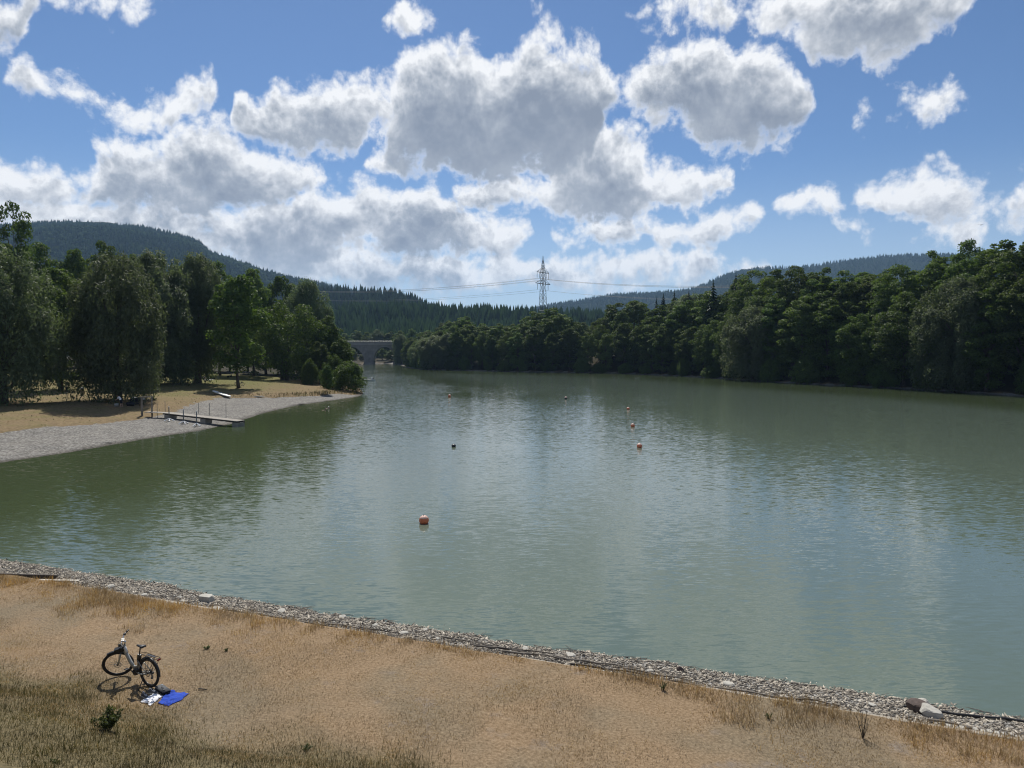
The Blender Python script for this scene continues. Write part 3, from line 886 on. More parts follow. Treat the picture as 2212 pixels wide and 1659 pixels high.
def bank_row(off, step, frac, jit, wlo, whi, start, word, keys, group):
    out = []
    d = start
    while d < cum[-1]:
        p = shore_at(d, off + rng.uniform(-2, 2)); x, y = p
        px, _ = px_of(x, y, 5)
        if 858 < px < 2420:
            out.append((px, x, y))
        d += step * rng.uniform(.8, 1.2) * np.interp(y, [140, 350], [1, 1.15])
    out.sort(reverse=True)
    for i, (px, x, y) in enumerate(out):
        st = np.interp(px, sk[:, 0], sk[:, 1])
        yt = 755 - (755 - st) * (frac + rng.uniform(-jit, jit)) if frac < 1 else st - 13 + rng.uniform(0, 20)
        zt = PD(px, yt, y).z
        zg = gz(x, y)
        h = np.clip(zt - zg, 7, 36)
        key = keys[rng.integers(len(keys))]
        nm, kind = ('leafy_tree', 'dark leafy') if key.startswith('broad') else (('leafy_tree', 'bright leafy') if key.startswith('bright') else ('willow_tree', 'pale grey-green'))
        if key.startswith('airy'): kind = 'thin leafy'
        tree(nm, key, x, y, zg + h, rng.uniform(wlo, whi) * np.clip(h / 18, .75, 1.25) * (1.7 if key.startswith('willow') else 1.0),
             f'{kind} tree {word}, ' + ordinal(i) + ' from right', group=group)
bank_row(4.5, 6.2, .56, .14, 9, 13, 3, 'at the waterline of the wooded bank', KEYS + ['willow1'], 'front row of the wooded bank')
bank_row(13, 7.5, .90, .09, 10.5, 14.5, 6, 'in the middle row of the wooded bank', KEYS, 'middle row of the wooded bank')
bank_row(25, 8.5, 1.0, 0, 11, 15, 2, 'on the skyline of the wooded bank', KEYS + ['willow1', 'airy'], 'skyline row of the wooded bank')
# overhanging low bushes along the waterline
bi = 0
for d in np.arange(2, cum[-1], 11.0):
    p = shore_at(d + rng.uniform(-3, 3), 1.8 + rng.uniform(-.5, 1.2)); px, _ = px_of(p[0], p[1], 2)
    if 880 < px < 2300:
        tree('shore_bush', f'bush{int(rng.integers(2))}', p[0], p[1], gz(p[0], p[1]) + rng.uniform(3.5, 7.5), rng.uniform(5, 8.5),
             'leafy bush on the shingle under the wooded bank, ' + ordinal(bi) + ' from far end', cat='bush', group='bushes under the wooded bank'); bi += 1
for i, (px, y, top, w) in enumerate([(1243, 338, 712, 62), (1272, 330, 716, 60), (1296, 326, 712, 58), (1258, 348, 694, 60), (1285, 345, 698, 62)]):
    tree_px('leafy_tree', ['bright0', 'broad1', 'broad4', 'broad0', 'broad3'][i], px, y, top, w, 'leafy tree filling the dip in the far shore wood, ' + ordinal(i) + ' of five', group='trees in the dip of the far shore')
# single spruces on the right
for i, (px, y, top, w, lab) in enumerate([(1541, 262, 606, 34, 'dark spruce, tallest of the pointed trees on the right bank'), (1457, 300, 630, 20, 'dark spruce, rightmost of the close trio of pointed trees'),
        (1433, 305, 636, 22, 'dark spruce in the middle of the close trio of pointed trees'), (1418, 300, 645, 18, 'dark spruce, leftmost of the close trio of pointed trees'), (1488, 290, 630, 26, 'dark spruce between the trio and the tallest spruce'),
        (1590, 268, 590, 20, 'small spruce tip right of the tallest spruce')]):
    tree_px('spruce_tree', f'conifer{i % 2}', px, y - 18, top - 5, w * 1.9, lab, group='spruces on the right bank')
# round trees beyond and beside the bridge
for i, (px, y, top, w) in enumerate([(745, 520, 718, 44), (770, 540, 712, 40), (793, 530, 716, 38), (815, 525, 712, 44), (842, 530, 714, 40), (865, 520, 712, 38), (890, 510, 708, 40), (925, 500, 712, 44), (760, 470, 752, 30), (782, 464, 765, 20),
        (826, 480, 752, 28), (845, 470, 756, 30), (865, 455, 738, 30), (866, 428, 722, 42), (830, 560, 728, 50), (780, 560, 728, 50), (870, 560, 730, 50), (720, 500, 715, 50)]):
    lab = ('round tree beyond the arched bridge, ' if y > 490 else 'bushy tree under the bridge arches, ') + ordinal(i if y > 490 else i - 8) + ' listed from the left'
    tree_px('leafy_tree', ['broad0', 'bright0', 'broad3', 'willow1', 'bright1'][i % 5], px, y, top, w, lab, group='trees around the bridge')

# ------------------------------------------------------------------ wooded hills
M['hill_floor'] = simple('hill_floor', (.018, .026, .012), 1.0, vary=.4, scale=.02, spec=0.0)
M['hill_wood'] = leaf_mat('hill_wood', [(.010, .021, .010), (.017, .032, .014), (.030, .050, .020)], .06, spec=.0)
M['hill_broad'] = leaf_mat('hill_broad', [(.018, .034, .014), (.027, .047, .017), (.038, .060, .022)], .05, spec=.0)
def far_conifer(rg):
    """one pointed far tree: two stacked jagged cones"""
    V, F = [], []
    for zb, zt, r in ((.08, .70, .19), (.42, 1.0, .125)):
        b0 = len(V); n = 6; ph = rg.random() * 6
        for k in range(n):
            a = ph + 2 * math.pi * k / n; rr = r * rg.uniform(.75, 1.2)
            V.append((rr * math.cos(a), rr * math.sin(a), zb + rg.uniform(-.05, .05)))
        V.append((0, 0, zt)); F += [(b0 + k, b0 + (k + 1) % n, b0 + n) for k in range(n)]
    return np.array(V), np.array(F)
def far_round(rg):
    V = [(0, 0, .62)]; F = []
    for zz, r in ((.50, .22), (.30, .34), (.08, .24)):
        for k in range(6):
            a = 2 * math.pi * (k + rg.random() * .6) / 6; rr = r * rg.uniform(.8, 1.2)
            V.append((rr * math.cos(a), rr * math.sin(a), zz + rg.uniform(-.05, .05)))
    for k in range(6): F.append((0, 1 + k, 1 + (k + 1) % 6))
    for l in range(2):
        for k in range(6):
            a, c = 1 + l * 6 + k, 1 + l * 6 + (k + 1) % 6
            F += [(a, a + 6, c + 6), (a, c + 6, c)]
    return np.array(V), np.array(F)

def hill(name, skyline, depth, front, tree_h, spacing, mixbroad, label, wlabel, seed, foot_z=6, back=None, slant=0.0, broad_from=0.0):
    """ridge through the given picture points at the given distance, falling to its foot in front; then its wood"""
    rg = np.random.default_rng(seed)
    sk_ = np.array(skyline, float)
    ridge = []
    for px, py in skyline:
        y = depth + slant * (px - 1106)
        p = PD(px, py, y); ridge.append((p.x, y, max(p.z - tree_h * .8, foot_z + 2)))
    ridge = np.array(ridge)
    xs = np.linspace(ridge[0, 0], ridge[-1, 0], 220)
    yr = np.interp(xs, ridge[:, 0], ridge[:, 1]); zr = np.interp(xs, ridge[:, 0], ridge[:, 2])
    k = np.array([.25, .5, .25])
    for _ in range(1): zr[1:-1] = np.convolve(zr, k, 'valid')
    us = np.concatenate([np.linspace(0, 1, 40), 1 + np.linspace(.05, .6, 10)])
    def surf(u, xi):
        Yr, Zr = np.interp(xi, xs, yr), np.interp(xi, xs, zr)
        Y = Yr - front * (1 - u)
        prof = np.where(u <= 1, (1 - np.cos(np.clip(u, 0, 1) * np.pi)) / 2 * .55 + .45 * np.clip(u, 0, 1) ** 1.2, 1 - (u - 1) * .9)
        X = xi * Y / Yr if slant == 0 else xi
        gul = vnoise(X, Y, front * .22, seed) * (Zr - foot_z) * .20 * np.sin(np.clip(u, 0, 1) * np.pi)
        return X, Y, foot_z + (Zr - foot_z) * prof + gul
    U, XI = np.meshgrid(us, xs, indexing='ij')
    X, Y, Z = surf(U, XI)
    V = np.stack([X, Y, Z], -1).reshape(-1, 3); I = np.arange(len(V)).reshape(U.shape)
    F = np.stack([I[:-1, :-1], I[:-1, 1:], I[1:, 1:], I[1:, :-1]], -1).reshape(-1, 4)
    h = link(name, mesh_np(name, V, F), M['hill_floor'], smooth=True)
    tag(h, label, 'hill', kind='structure')
    area_x = abs(xs[-1] - xs[0]); n = int(area_x * front * 1.06 / spacing ** 2)
    u = rg.uniform(.22 if front > 1000 else 0, 1.06, int(n * (.79 if front > 1000 else 1))); n = len(u); xi = rg.uniform(xs[0], xs[-1], n)
    X, Y, Z = surf(u, xi)
    stand = vnoise(X, Y, front * .16, seed + 5) + rg.uniform(-.15, .15, n)
    broad = stand > (.5 - mixbroad)
    for kindname, sel, gen, mat in (('conifers', ~broad, far_conifer, 'hill_wood'), ('broad', broad, far_round, 'hill_broad')):
        idx = np.where(sel)[0]
        if len(idx) == 0: continue
        r_ = random.Random(seed)
        var = [gen(r_) for _ in range(6)]
        Vs, Fs, base = [], [], 0
        for q_, (v, f) in enumerate(var):
            ii = idx[q_::6]
            if len(ii) == 0: continue
            hh = tree_h * rg.uniform(.6, 1.15, len(ii)); wf = hh * rg.uniform(.85, 1.25, len(ii))
            a = rg.uniform(0, 6.28, len(ii)); ca, sa = np.cos(a), np.sin(a)
            px = (v[None, :, 0] * ca[:, None] - v[None, :, 1] * sa[:, None]) * wf[:, None] + X[ii][:, None]
            py = (v[None, :, 0] * sa[:, None] + v[None, :, 1] * ca[:, None]) * wf[:, None] + Y[ii][:, None]
            pz = v[None, :, 2] * hh[:, None] + Z[ii][:, None]
            VV = np.stack([px, py, pz], -1).reshape(-1, 3)
            FF = (f[None] + (np.arange(len(ii)) * len(v))[:, None, None]).reshape(-1, 3) + base
            Vs.append(VV); Fs.append(FF); base += len(VV)
        o = link('hill_forest', mesh_np('hill_forest', np.concatenate(Vs), np.concatenate(Fs)), M[mat])
        tag(o, wlabel % ('pointed spruces' if kindname == 'conifers' else 'rounded broadleaf trees'), 'forest', kind='stuff')

hill('hill', [(-180, 484), (0, 484), (70, 480), (130, 476), (220, 477), (300, 485), (380, 502), (430, 518), (455, 542), (500, 556), (560, 578), (640, 599), (700, 610), (780, 628), (900, 655), (1000, 680)],
     2300, 1500, 19, 13.5, .42, 'long wooded table hill on the left skyline', 'distant mass of %s on the left table hill', 41)
hill('hill', [(300, 640), (480, 622), (600, 612), (700, 615), (760, 620), (800, 622), (865, 628), (900, 640), (940, 656), (1000, 682), (1060, 700)],
     1350, 420, 23, 10.5, .06, 'conifer spur below the left hill', 'distant mass of %s on the spur below the left hill', 43)
hill('hill', [(500, 668), (620, 660), (720, 656), (800, 656), (860, 652), (940, 659), (1000, 663), (1060, 662), (1100, 666), (1200, 670), (1300, 673), (1400, 676), (1500, 680), (1700, 690)],
     900, 300, 21, 6.6, .05, 'dark conifer ridge closing the valley behind the bridge', 'dark mass of %s on the ridge behind the bridge', 44)
hill('hill', [(1040, 690), (1140, 664), (1200, 653), (1330, 632), (1400, 629), (1480, 623), (1520, 611), (1560, 592), (1600, 580), (1650, 574), (1730, 573), (1800, 562), (1900, 550), (1960, 547), (2100, 545), (2250, 543)],
     3400, 1500, 19, 17, .10, 'blue wooded table hill on the right skyline', 'distant mass of %s on the blue right hill', 45)

# ------------------------------------------------------------------ bridge, pylon, cables
def on_ground(px, py):
    """where the sight line through a picture point meets the land"""
    d = ray(px, py)
    ys = np.concatenate([np.linspace(12, 45, 200), np.linspace(45, 400, 1400)])
    xs = d.x / d.y * ys; zs = CAM_H + d.z / d.y * ys
    t, n = tn(xs, ys)
    g = np.where((n < SHORE_N + 1.5) & (ys < 48), near_height(t, n), land_height(xs, ys))
    g = np.maximum(g, 0)
    i = int(np.argmax(zs <= g))
    return Vector((xs[i], ys[i], g[i]))

M['stone_old'] = simple('stone_old', (.20, .19, .172), .9, vary=.28, scale=.35, bump=.05, bscale=2)
M['stone_cap'] = simple('stone_cap', (.38, .37, .35), .9, vary=.15, scale=1)
M['steel'] = simple('steel', (.12, .135, .14), .55, metal=.5, vary=.2, scale=2)
M['galv'] = simple('galv', (.33, .34, .34), .5, metal=.6, vary=.2, scale=8)
M['glassy'] = simple('insulator', (.10, .075, .06), .3, vary=.1)
M['cable'] = simple('cable', (.16, .165, .17), .6, metal=.3, vary=.1)

BY = 438.0
bridge = tag(empty('arched_bridge', (0, BY, 0)), 'grey stone arched bridge crossing the lake inlet', 'bridge')
zt_ = 13.2
arches = [(-116.5, 5.4, 8.2), (-100.2, 9.6, 9.4), (-78.2, 6.6, 9.0), (-60, 8.2, 9.2), (-42, 6.6, 8.8)]        # centre, half span, rise above springing
xs_ = sorted(set(list(np.arange(-135, -25, .6)) + [c + s * h * f for c, h, _ in arches for s in (-1, 1) for f in (1, .995, .97, .9)]))
def under(x):
    for c, h, r in arches:
        u = (x - c) / h
        if abs(u) < 1: return 2.2 + (r - .3) * math.sqrt(1 - u * u)
    return -1.5
mb = MB()
for a, c in zip(xs_[:-1], xs_[1:]):
    ua, uc = under(a + 1e-4), under(c - 1e-4)
    Vb = [(a, -3, ua), (c, -3, uc), (c, -3, zt_ - .9), (a, -3, zt_ - .9), (a, 3, ua), (c, 3, uc), (c, 3, zt_ - .9), (a, 3, zt_ - .9)]
    mb.add(Vb, [(0, 1, 2, 3), (5, 4, 7, 6), (4, 5, 1, 0), (3, 2, 6, 7)])
mb.build('arch_wall', M['stone_old'], bridge)
for c, h, r in arches[:4]:
    rg_ = MB()
    pr_ = [(c + h * math.cos(w), 2.2 + (r - .3) * math.sin(w)) for w in np.linspace(0, math.pi, 25)]
    po_ = [(c + (h + .55) * math.cos(w), 2.2 + (r + .15) * math.sin(w)) for w in np.linspace(0, math.pi, 25)]
    Vr = [(x, -3.08, z) for x, z in pr_] + [(x, -3.08, z) for x, z in po_] + [(x, -2.9, z) for x, z in pr_] + [(x, -2.9, z) for x, z in po_]
    Fr = []
    for i in range(24):
        Fr += [(i, i + 1, 26 + i, 25 + i), (50 + i + 1, 50 + i, 75 + i, 75 + i + 1), (25 + i, 26 + i, 76 + i, 75 + i)]
    rg_.add(Vr, Fr).build('arch_ring', M['stone_old'], bridge)
MB().box((-80, 0, zt_ - .65), (110, 6.7, .5)).build('cornice', M['stone_cap'], bridge)
MB().box((-80, -3.05, zt_ - .05), (110, .4, .7)).build('parapet', M['stone_old'], bridge)
MB().box((-80, 3.05, zt_ - .05), (110, .4, .7)).build('parapet', M['stone_old'], bridge)
MB().box((-80, -3.05, zt_ + .38), (110, .6, .16)).build('coping', M['stone_cap'], bridge)
rl = MB().tube([(-135, -3.05, zt_ + 1.25), (-25, -3.05, zt_ + 1.25)], .05, 6).tube([(-135, -3.05, zt_ + .85), (-25, -3.05, zt_ + .85)], .04, 6)
for x in np.arange(-134, -25, 2.5): rl.tube([(x, -3.05, zt_ + .4), (x, -3.05, zt_ + 1.25)], .04, 5)
rl.build('railing', M['galv'], bridge)
for c in (-87.9, -69.9, -110.4):
    MB().box((c, 0, .4), (6.4, 9.0, 2.8), taper=.8).build('pier_footing', M['stone_old'], bridge)

# lattice pylon
py_y = 420.0
pb = PD(1173, 553, py_y)
base_z = 7.0; Hp = pb.z - base_z
pyl = tag(empty('power_pylon', (pb.x, py_y, base_z), math.radians(53)), 'tall grey lattice power pylon with two crossarms above the trees', 'pylon')
def zpx(v): return 9.2 + (755 - v) / FOC * py_y - base_z
zA, zB = zpx(590), zpx(614)                         # crossarm heights
def half(z): return np.interp(z, [0, zB, zA, zpx(574), Hp], [2.75, 1.1, 1.0, .6, .05])
lev = [0, 5.5, 11, 16.5, 21, 25, 29, 32.5, 35.8, zB, (zB + zA) / 2, zA, zA + 2.4, zpx(574), (zpx(574) + Hp) / 2, Hp]
for sx_, sy_ in ((1, 1), (1, -1), (-1, -1), (-1, 1)):
    MB().tube([(sx_ * half(z), sy_ * half(z), z) for z in lev], [.13] * 8 + [.11] * 5 + [.09, .07, .06], 6).build('leg', M['steel'], pyl)
for a in range(4):
    c0, c1 = [((1, 1), (1, -1)), ((1, -1), (-1, -1)), ((-1, -1), (-1, 1)), ((-1, 1), (1, 1))][a]
    mb = MB()
    for i in range(len(lev) - 2):
        h0, h1 = half(lev[i]), half(lev[i + 1])
        mb.tube([(c0[0] * h0, c0[1] * h0, lev[i]), (c1[0] * h1, c1[1] * h1, lev[i + 1])], .06, 5)
        mb.tube([(c1[0] * h0, c1[1] * h0, lev[i]), (c0[0] * h1, c0[1] * h1, lev[i + 1])], .06, 5)
        if i % 2 == 0 or lev[i + 1] > zB - 1: mb.tube([(c0[0] * h1, c0[1] * h1, lev[i + 1]), (c1[0] * h1, c1[1] * h1, lev[i + 1])], .08, 5)
    mb.build('bracing', M['steel'], pyl)
att = []
for z, ln, hang in ((zA, 6.2, (-6.0, -3.4, 3.4, 6.0)), (zB, 7.6, (-5.4, 5.4))):
    mb = MB(); h0 = half(z)
    for s in (-1, 1):
        for yy in (-1, 1):
            mb.tube([(s * h0, yy * h0, z), (s * ln, 0, z)], .14, 6)
            mb.tube([(s * h0, yy * h0, z + 2.3), (s * ln, 0, z + .1)], .09, 5)
        for f in (.3, .6):
            mb.tube([(s * (h0 + (ln - h0) * f), h0 * (1 - f), z), (s * (h0 + (ln - h0) * f), -h0 * (1 - f), z)], .07, 5)
            mb.tube([(s * (h0 + (ln - h0) * f), 0, z), (s * (h0 + (ln - h0) * f), 0, z + 2.3 * (1 - f))], .07, 5)
    mb.build('crossarm', M['steel'], pyl)
    for x in hang:
        pr_ = [(.05, 0), (.05, -.3)]
        for k in range(9): pr_ += [(.17, -.35 - k * .33), (.09, -.52 - k * .33)]
        pr_ += [(.05, -3.4), (.04, -3.7)]
        MB().lathe(pr_[::-1], 8, (x, 0, z - .1)).build('insulator', M['glassy'], pyl)
        att.append((x, z - 3.8, 'upper' if z == zA else 'lower'))
ca, sa_ = math.cos(math.radians(53)), math.sin(math.radians(53))
lab = ['outer left upper', 'inner left upper', 'inner right upper', 'outer right upper', 'left lower', 'right lower']
for (x, z, w), lb in zip(att, lab):
    p0 = Vector((pb.x + x * ca, py_y + x * sa_, base_z + z))
    dl, dr = Vector((-sa_, ca, 0)), Vector((sa_, -ca, 0))
    pts = []
    for i in range(16, 0, -1):
        f = i / 16; pts.append(p0 + dl * 330 * f + Vector((0, 0, 14 * f - 4 * 6.5 * f * (1 - f))))
    pts.append(p0)
    for i in range(1, 17):
        f = i / 16; pts.append(p0 + dr * 260 * f + Vector((0, 0, -6 * f - 4 * 8 * f * (1 - f))))
    c = MB()
    for dx in (-.16, .16): c.tube([p + Vector((dx * ca, dx * sa_, 0)) for p in pts], .034, 5)
    o = c.build('power_cable', M['cable'])
    tag(o, 'thin power cable hung from the %s insulator of the pylon' % lb, 'cable', 'pylon cables')

# ------------------------------------------------------------------ bicycle
M['tyre'] = simple('tyre', (.016, .016, .017), .75, vary=.2, scale=30)
M['black'] = simple('black_plastic', (.018, .018, .019), .45, vary=.15, scale=12)
M['black_metal'] = simple('black_metal', (.022, .022, .024), .35, metal=.3, vary=.1)
M['frame_grey'] = simple('frame_grey', (.36, .365, .34), .32, metal=.15, vary=.05, scale=4)
M['alu'] = simple('alu', (.62, .63, .64), .28, metal=.9, vary=.05)
M['bottle'] = simple('bottle', (.72, .72, .70), .3, vary=.05)
M['saddle'] = simple('saddle', (.030, .030, .032), .55, vary=.15, scale=20)
M['red_lens'] = simple('red_lens', (.20, .012, .010), .25, vary=.05)

def xf(mb, mat):
    mb.v = [tuple(mat @ Vector(p)) for p in mb.v]; return mb

def wheel(root, name, c, mat, rear=False, colours=None):
    """tyre, rim, spokes, hub, disc; turned by mat about the steering axis"""
    R = .368
    w = xf(MB().torus(R - .034, .034, c, seg=56, ring=10, rx=.031), mat).build(name, M['tyre'], root, True)
    xf(MB().torus(R - .064, .013, c, seg=56, ring=8, rx=.014), mat).build('rim', M['black_metal'], w, True)
    sp = MB()
    for k in range(28):
        a = 2 * math.pi * k / 28; a2 = a + (.35 if k % 4 < 2 else -.35); s = .03 if k % 2 else -.03
        sp.tube([(c[0] + .028 * math.cos(a2), c[1] + s, c[2] + .028 * math.sin(a2)), (c[0] + (R - .07) * math.cos(a), c[1], c[2] + (R - .07) * math.sin(a))], .0021, 4)
    xf(sp, mat).build('spokes', M['galv'], w)
    xf(MB().lathe([(.012, -.075), (.012, -.05), (.03, -.045), (.03, .045), (.012, .05), (.012, .075)], 12, c, 'y'), mat).build('hub', M['black_metal'], w)
    d = MB().torus(.078, .010, (c[0], c[1] + .048, c[2]), seg=32, ring=6, rx=.0012)
    for k in range(5):
        a = 2 * math.pi * k / 5
        d.tube([(c[0] + .025 * math.cos(a), c[1] + .048, c[2] + .025 * math.sin(a)), (c[0] + .075 * math.cos(a + .5), c[1] + .048, c[2] + .075 * math.sin(a + .5))], .004, 4)
    xf(d, mat).build('brake_disc', M['alu'] if not rear else M['galv'], w)
    return w

def build_bike(root, steer, small=False):
    I_ = Matrix.Identity(4)
    rh, fh, bb = (0, 0, .368), (1.18, 0, .368), (.455, 0, .30)
    head_b, head_t = Vector((.985, 0, .72)), Vector((.915, 0, .90))
    ax = (head_t - head_b).normalized()
    S = Matrix.Translation(head_b) @ Matrix.Rotation(steer, 4, ax) @ Matrix.Translation(-head_b)
    wheel(root, 'rear_wheel', rh, I_, True); wheel(root, 'front_wheel', fh, S)
    MB().tube([head_b + Vector((-.01, 0, .07)), (.86, 0, .66), (.70, 0, .47), (.52, 0, .335)], [.046, .052, .054, .050], 12, flat=.72).tube([(.93, 0, .80), (.80, 0, .62), (.66, 0, .45)], [.03, .03, .03], 10).build('down_tube', M['frame_grey'], root, True)
    MB().tube([head_b, head_t], .030, 14).build('head_tube', M['frame_grey'], root, True)
    MB().tube([(.47, 0, .30), (.415, 0, .50), (.395, 0, .58)], [.030, .028, .026], 12).tube([(.66, 0, .44), (.54, 0, .40), (.44, 0, .44)], [.03, .026, .022], 10).build('seat_tube', M['frame_grey'], root, True)
    MB().box((.365, 0, .66), (.085, .06, .20), Matrix.Rotation(-.22, 3, 'Y')).build('seat_tube_sleeve', M['black'], root)
    for s in (-1, 1):
        MB().tube([(.44, s * .035, .29), (.20, s * .062, .30), (0, s * .068, .368)], [.018, .016, .014], 10).build('chain_stay', M['frame_grey'], root, True)
        MB().tube([(.385, s * .03, .60), (.20, s * .062, .50), (0, s * .068, .368)], [.011, .010, .010], 8).build('seat_stay', M['frame_grey'], root, True)
    MB().tube([(.375, 0, .66), (.295, 0, .955)], .0155, 10).build('seat_post', M['black_metal'], root, True)
    sd = MB()
    sec = [(-.125, .074, .0), (-.09, .078, .012), (-.03, .062, .006), (.04, .034, -.002), (.11, .022, -.004), (.145, .014, -.016)]
    Vs, Fs = [], []
    for x, w, dz in sec:
        for k in range(10):
            a = 2 * math.pi * k / 10; Vs.append((.285 + x, w * math.cos(a), .985 + dz + .024 * math.sin(a) * (1.0 if math.sin(a) > 0 else 1.6 if abs(math.cos(a)) > .5 else .8)))
    for i in range(len(sec) - 1):
        for k in range(10): Fs.append((i * 10 + k, i * 10 + (k + 1) % 10, (i + 1) * 10 + (k + 1) % 10, (i + 1) * 10 + k))
    Fs += [tuple(range(9, -1, -1)), tuple(50 + k for k in range(10))]
    sd.add(Vs, Fs).build('saddle', M['saddle'], root, True)
    mo = MB(); mo.lathe([(.055, -.062), (.082, -.055), (.086, 0), (.082, .055), (.055, .062)], 18, (.50, 0, .285), 'y').box((.44, 0, .33), (.12, .10, .12), Matrix.Rotation(.3, 3, 'Y'))
    mo.build('motor', M['black'], root, True)
    ch = MB().lathe([(.02, .066), (.085, .066), (.085, .072), (.02, .072)], 24, (.50, -.145, .285), 'y'); ch.build('chainring', M['black_metal'], root)
    cn = MB()
    for dz in (.07, -.05): cn.tube([(.50, -.075, .285 + dz), (.0, -.075, .368 + dz * .62)], .005, 5)
    cn.build('chain', M['black_metal'], root)
    for s, a in ((1, .6), (-1, .6 + math.pi)):
        e_ = (.50 + .17 * math.cos(a), s * .10, .285 + .17 * math.sin(a))
        ck = MB().tube([(.50, s * .08, .285), e_], [.014, .011], 8).build('crank', M['black_metal'], root)
        MB().box((e_[0], s * .155, e_[2]), (.09, .085, .022)).build('pedal', M['black'], ck)
    cs_ = MB()
    for k in range(6): cs_.lathe([(.018, 0), (.030 + k * .0075, 0), (.030 + k * .0075, .003), (.018, .003)], 20, (0, -.062 + k * .0045, .368), 'y')
    cs_.build('cassette', M['black_metal'], root)
    MB().box((.02, -.085, .24), (.03, .02, .15), Matrix.Rotation(.25, 3, 'Y')).lathe([(.004, -.006), (.024, -.006), (.024, .006), (.004, .006)], 12, (.045, -.085, .18), 'y').box((0, -.09, .32), (.05, .035, .05)).build('derailleur', M['black_metal'], root)
    # mudguards
    def guard(a0, a1, R, w, n=22):
        V_, F_ = [], []
        for i in range(n):
            a = a0 + (a1 - a0) * i / (n - 1)
            for y, dr in ((-w, -.012), (-w * .6, .004), (w * .6, .004), (w, -.012)):
                V_.append(((R + dr) * math.cos(a), y, (R + dr) * math.sin(a)))
            for y, dr in ((-w, -.017), (-w * .6, -.002), (w * .6, -.002), (w, -.017)):
                V_.append(((R + dr) * math.cos(a), y, (R + dr) * math.sin(a)))
        for i in range(n - 1):
            for k in range(3):
                F_ += [(i * 8 + k, i * 8 + k + 1, (i + 1) * 8 + k + 1, (i + 1) * 8 + k), (i * 8 + 5 + k, i * 8 + 4 + k, (i + 1) * 8 + 4 + k, (i + 1) * 8 + 5 + k)]
            F_ += [(i * 8, (i + 1) * 8, (i + 1) * 8 + 4, i * 8 + 4), (i * 8 + 7, (i + 1) * 8 + 7, (i + 1) * 8 + 3, i * 8 + 3)]
        return V_, F_
    V_, F_ = guard(math.radians(15), math.radians(185), .392, .034); MB().add([(x + rh[0], y, z + rh[2]) for x, y, z in V_], F_).build('rear_mudguard', M['black'], root, True)
    V_, F_ = guard(math.radians(62), math.radians(125), .394, .040, 10)
    fm = MB().add([(x + fh[0], y, z + fh[2]) for x, y, z in V_], F_)
    fm.box((1.07, 0, .80), (.20, .115, .065), Matrix.Rotation(.12, 3, 'Y')).box((1.02, 0, .765), (.13, .125, .07))
    xf(fm, S).build('front_mudguard', M['black'], root)
    # luggage rack
    rk = MB()
    for s in (-1, 1):
        rk.tube([(.30, s * .02, .80), (.20, s * .055, .815), (-.34, s * .062, .80), (-.38, s * .04, .80)], .0065, 6)
        rk.tube([(.18, s * .075, .745), (-.33, s * .08, .735)], .005, 6)
        for x in (.02, -.12): rk.tube([(x, s * .06, .81), (x - .0, s * .085, .74), (0.0, s * .082, .375)], .0055, 6)
        rk.tube([(-.32, s * .06, .805), (-.30, s * .08, .735), (-.05, s * .084, .38)], .0055, 6)
    for x in (.16, .02, -.12, -.26, -.38): rk.tube([(x, -.058, .81), (x, .058, .81)], .0055, 6)
    rk.box((-.10, 0, .818), (.30, .05, .006))
    rk.build('luggage_rack', M['black_metal'], root)
    MB().box((-.392, 0, .775), (.02, .09, .04)).build('rear_light', M['red_lens'], root)
    # steered parts
    fk = MB()
    for s in (-1, 1):
        fk.tube([(1.045, s * .055, .70), (1.11, s * .058, .52), (1.17, s * .058, .385)], [.019, .020, .016], 10)
    xf(fk, S).build('fork', M['frame_grey'], root, True)
    xf(MB().tube([(1.045, -.075, .715), (1.035, 0, .735), (1.045, .075, .715)], .022, 10).tube([(1.035, 0, .73), (.985, 0, .72)], .026, 10), S).build('fork_crown', M['black_metal'], root, True)
    st = MB().tube([head_t, head_t + ax * .10], .019, 10).tube([head_t + ax * .085, head_t + ax * .085 + Vector((.07, 0, .035))], .019, 10)
    xf(st, S).build('stem', M['alu'], root, True)
    bc = head_t + ax * .085 + Vector((.07, 0, .035))
    hb = xf(MB().tube([bc + Vector((-.10, -.34, .05)), bc + Vector((-.03, -.20, .045)), bc + Vector((0, -.06, 0)), bc + Vector((0, .06, 0)), bc + Vector((-.03, .20, .045)), bc + Vector((-.10, .34, .05))], .0125, 10), S).build('handlebar', M['alu'], root, True)
    for s in (-1, 1):
        xf(MB().tube([bc + Vector((-.058, s * .255, .048)), bc + Vector((-.102, s * .345, .05))], [.018, .019], 10), S).build('grip', M['black'], hb, True)
        xf(MB().box(bc + Vector((-.035, s * .20, .045)), (.05, .05, .045)).tube([bc + Vector((-.01, s * .20, .04)), bc + Vector((.02, s * .24, .01)), bc + Vector((-.02, s * .31, .0))], .006, 6), S).build('brake_lever', M['black'], hb)
    xf(MB().box(bc + Vector((-.03, 0, .045)), (.07, .06, .022), Matrix.Rotation(-.4, 3, 'Y')), S).build('display', M['black'], hb)
    xf(MB().lathe([(.012, -.03), (.034, -.02), (.036, .02), (.03, .028)], 14, bc + Vector((.07, 0, -.11)), 'x'), S).build('headlight', M['black'], root)
    cb_ = MB()
    for y in (-.05, .02, .06):
        p = [bc + Vector((0, y * 2, .02)), bc + Vector((.09, y, -.03)), bc + Vector((.10, y * .6, -.14)), Vector((1.02, y * .5, .76))]
        cb_.tube(p, .0032, 5)
    xf(cb_, S).build('cables', M['black'], root)
    # bottle and cage on the down tube
    bt = MB(); bx_ = Vector((.852, 0, .735)); dirb = Vector((-.55, 0, -.83)).normalized()
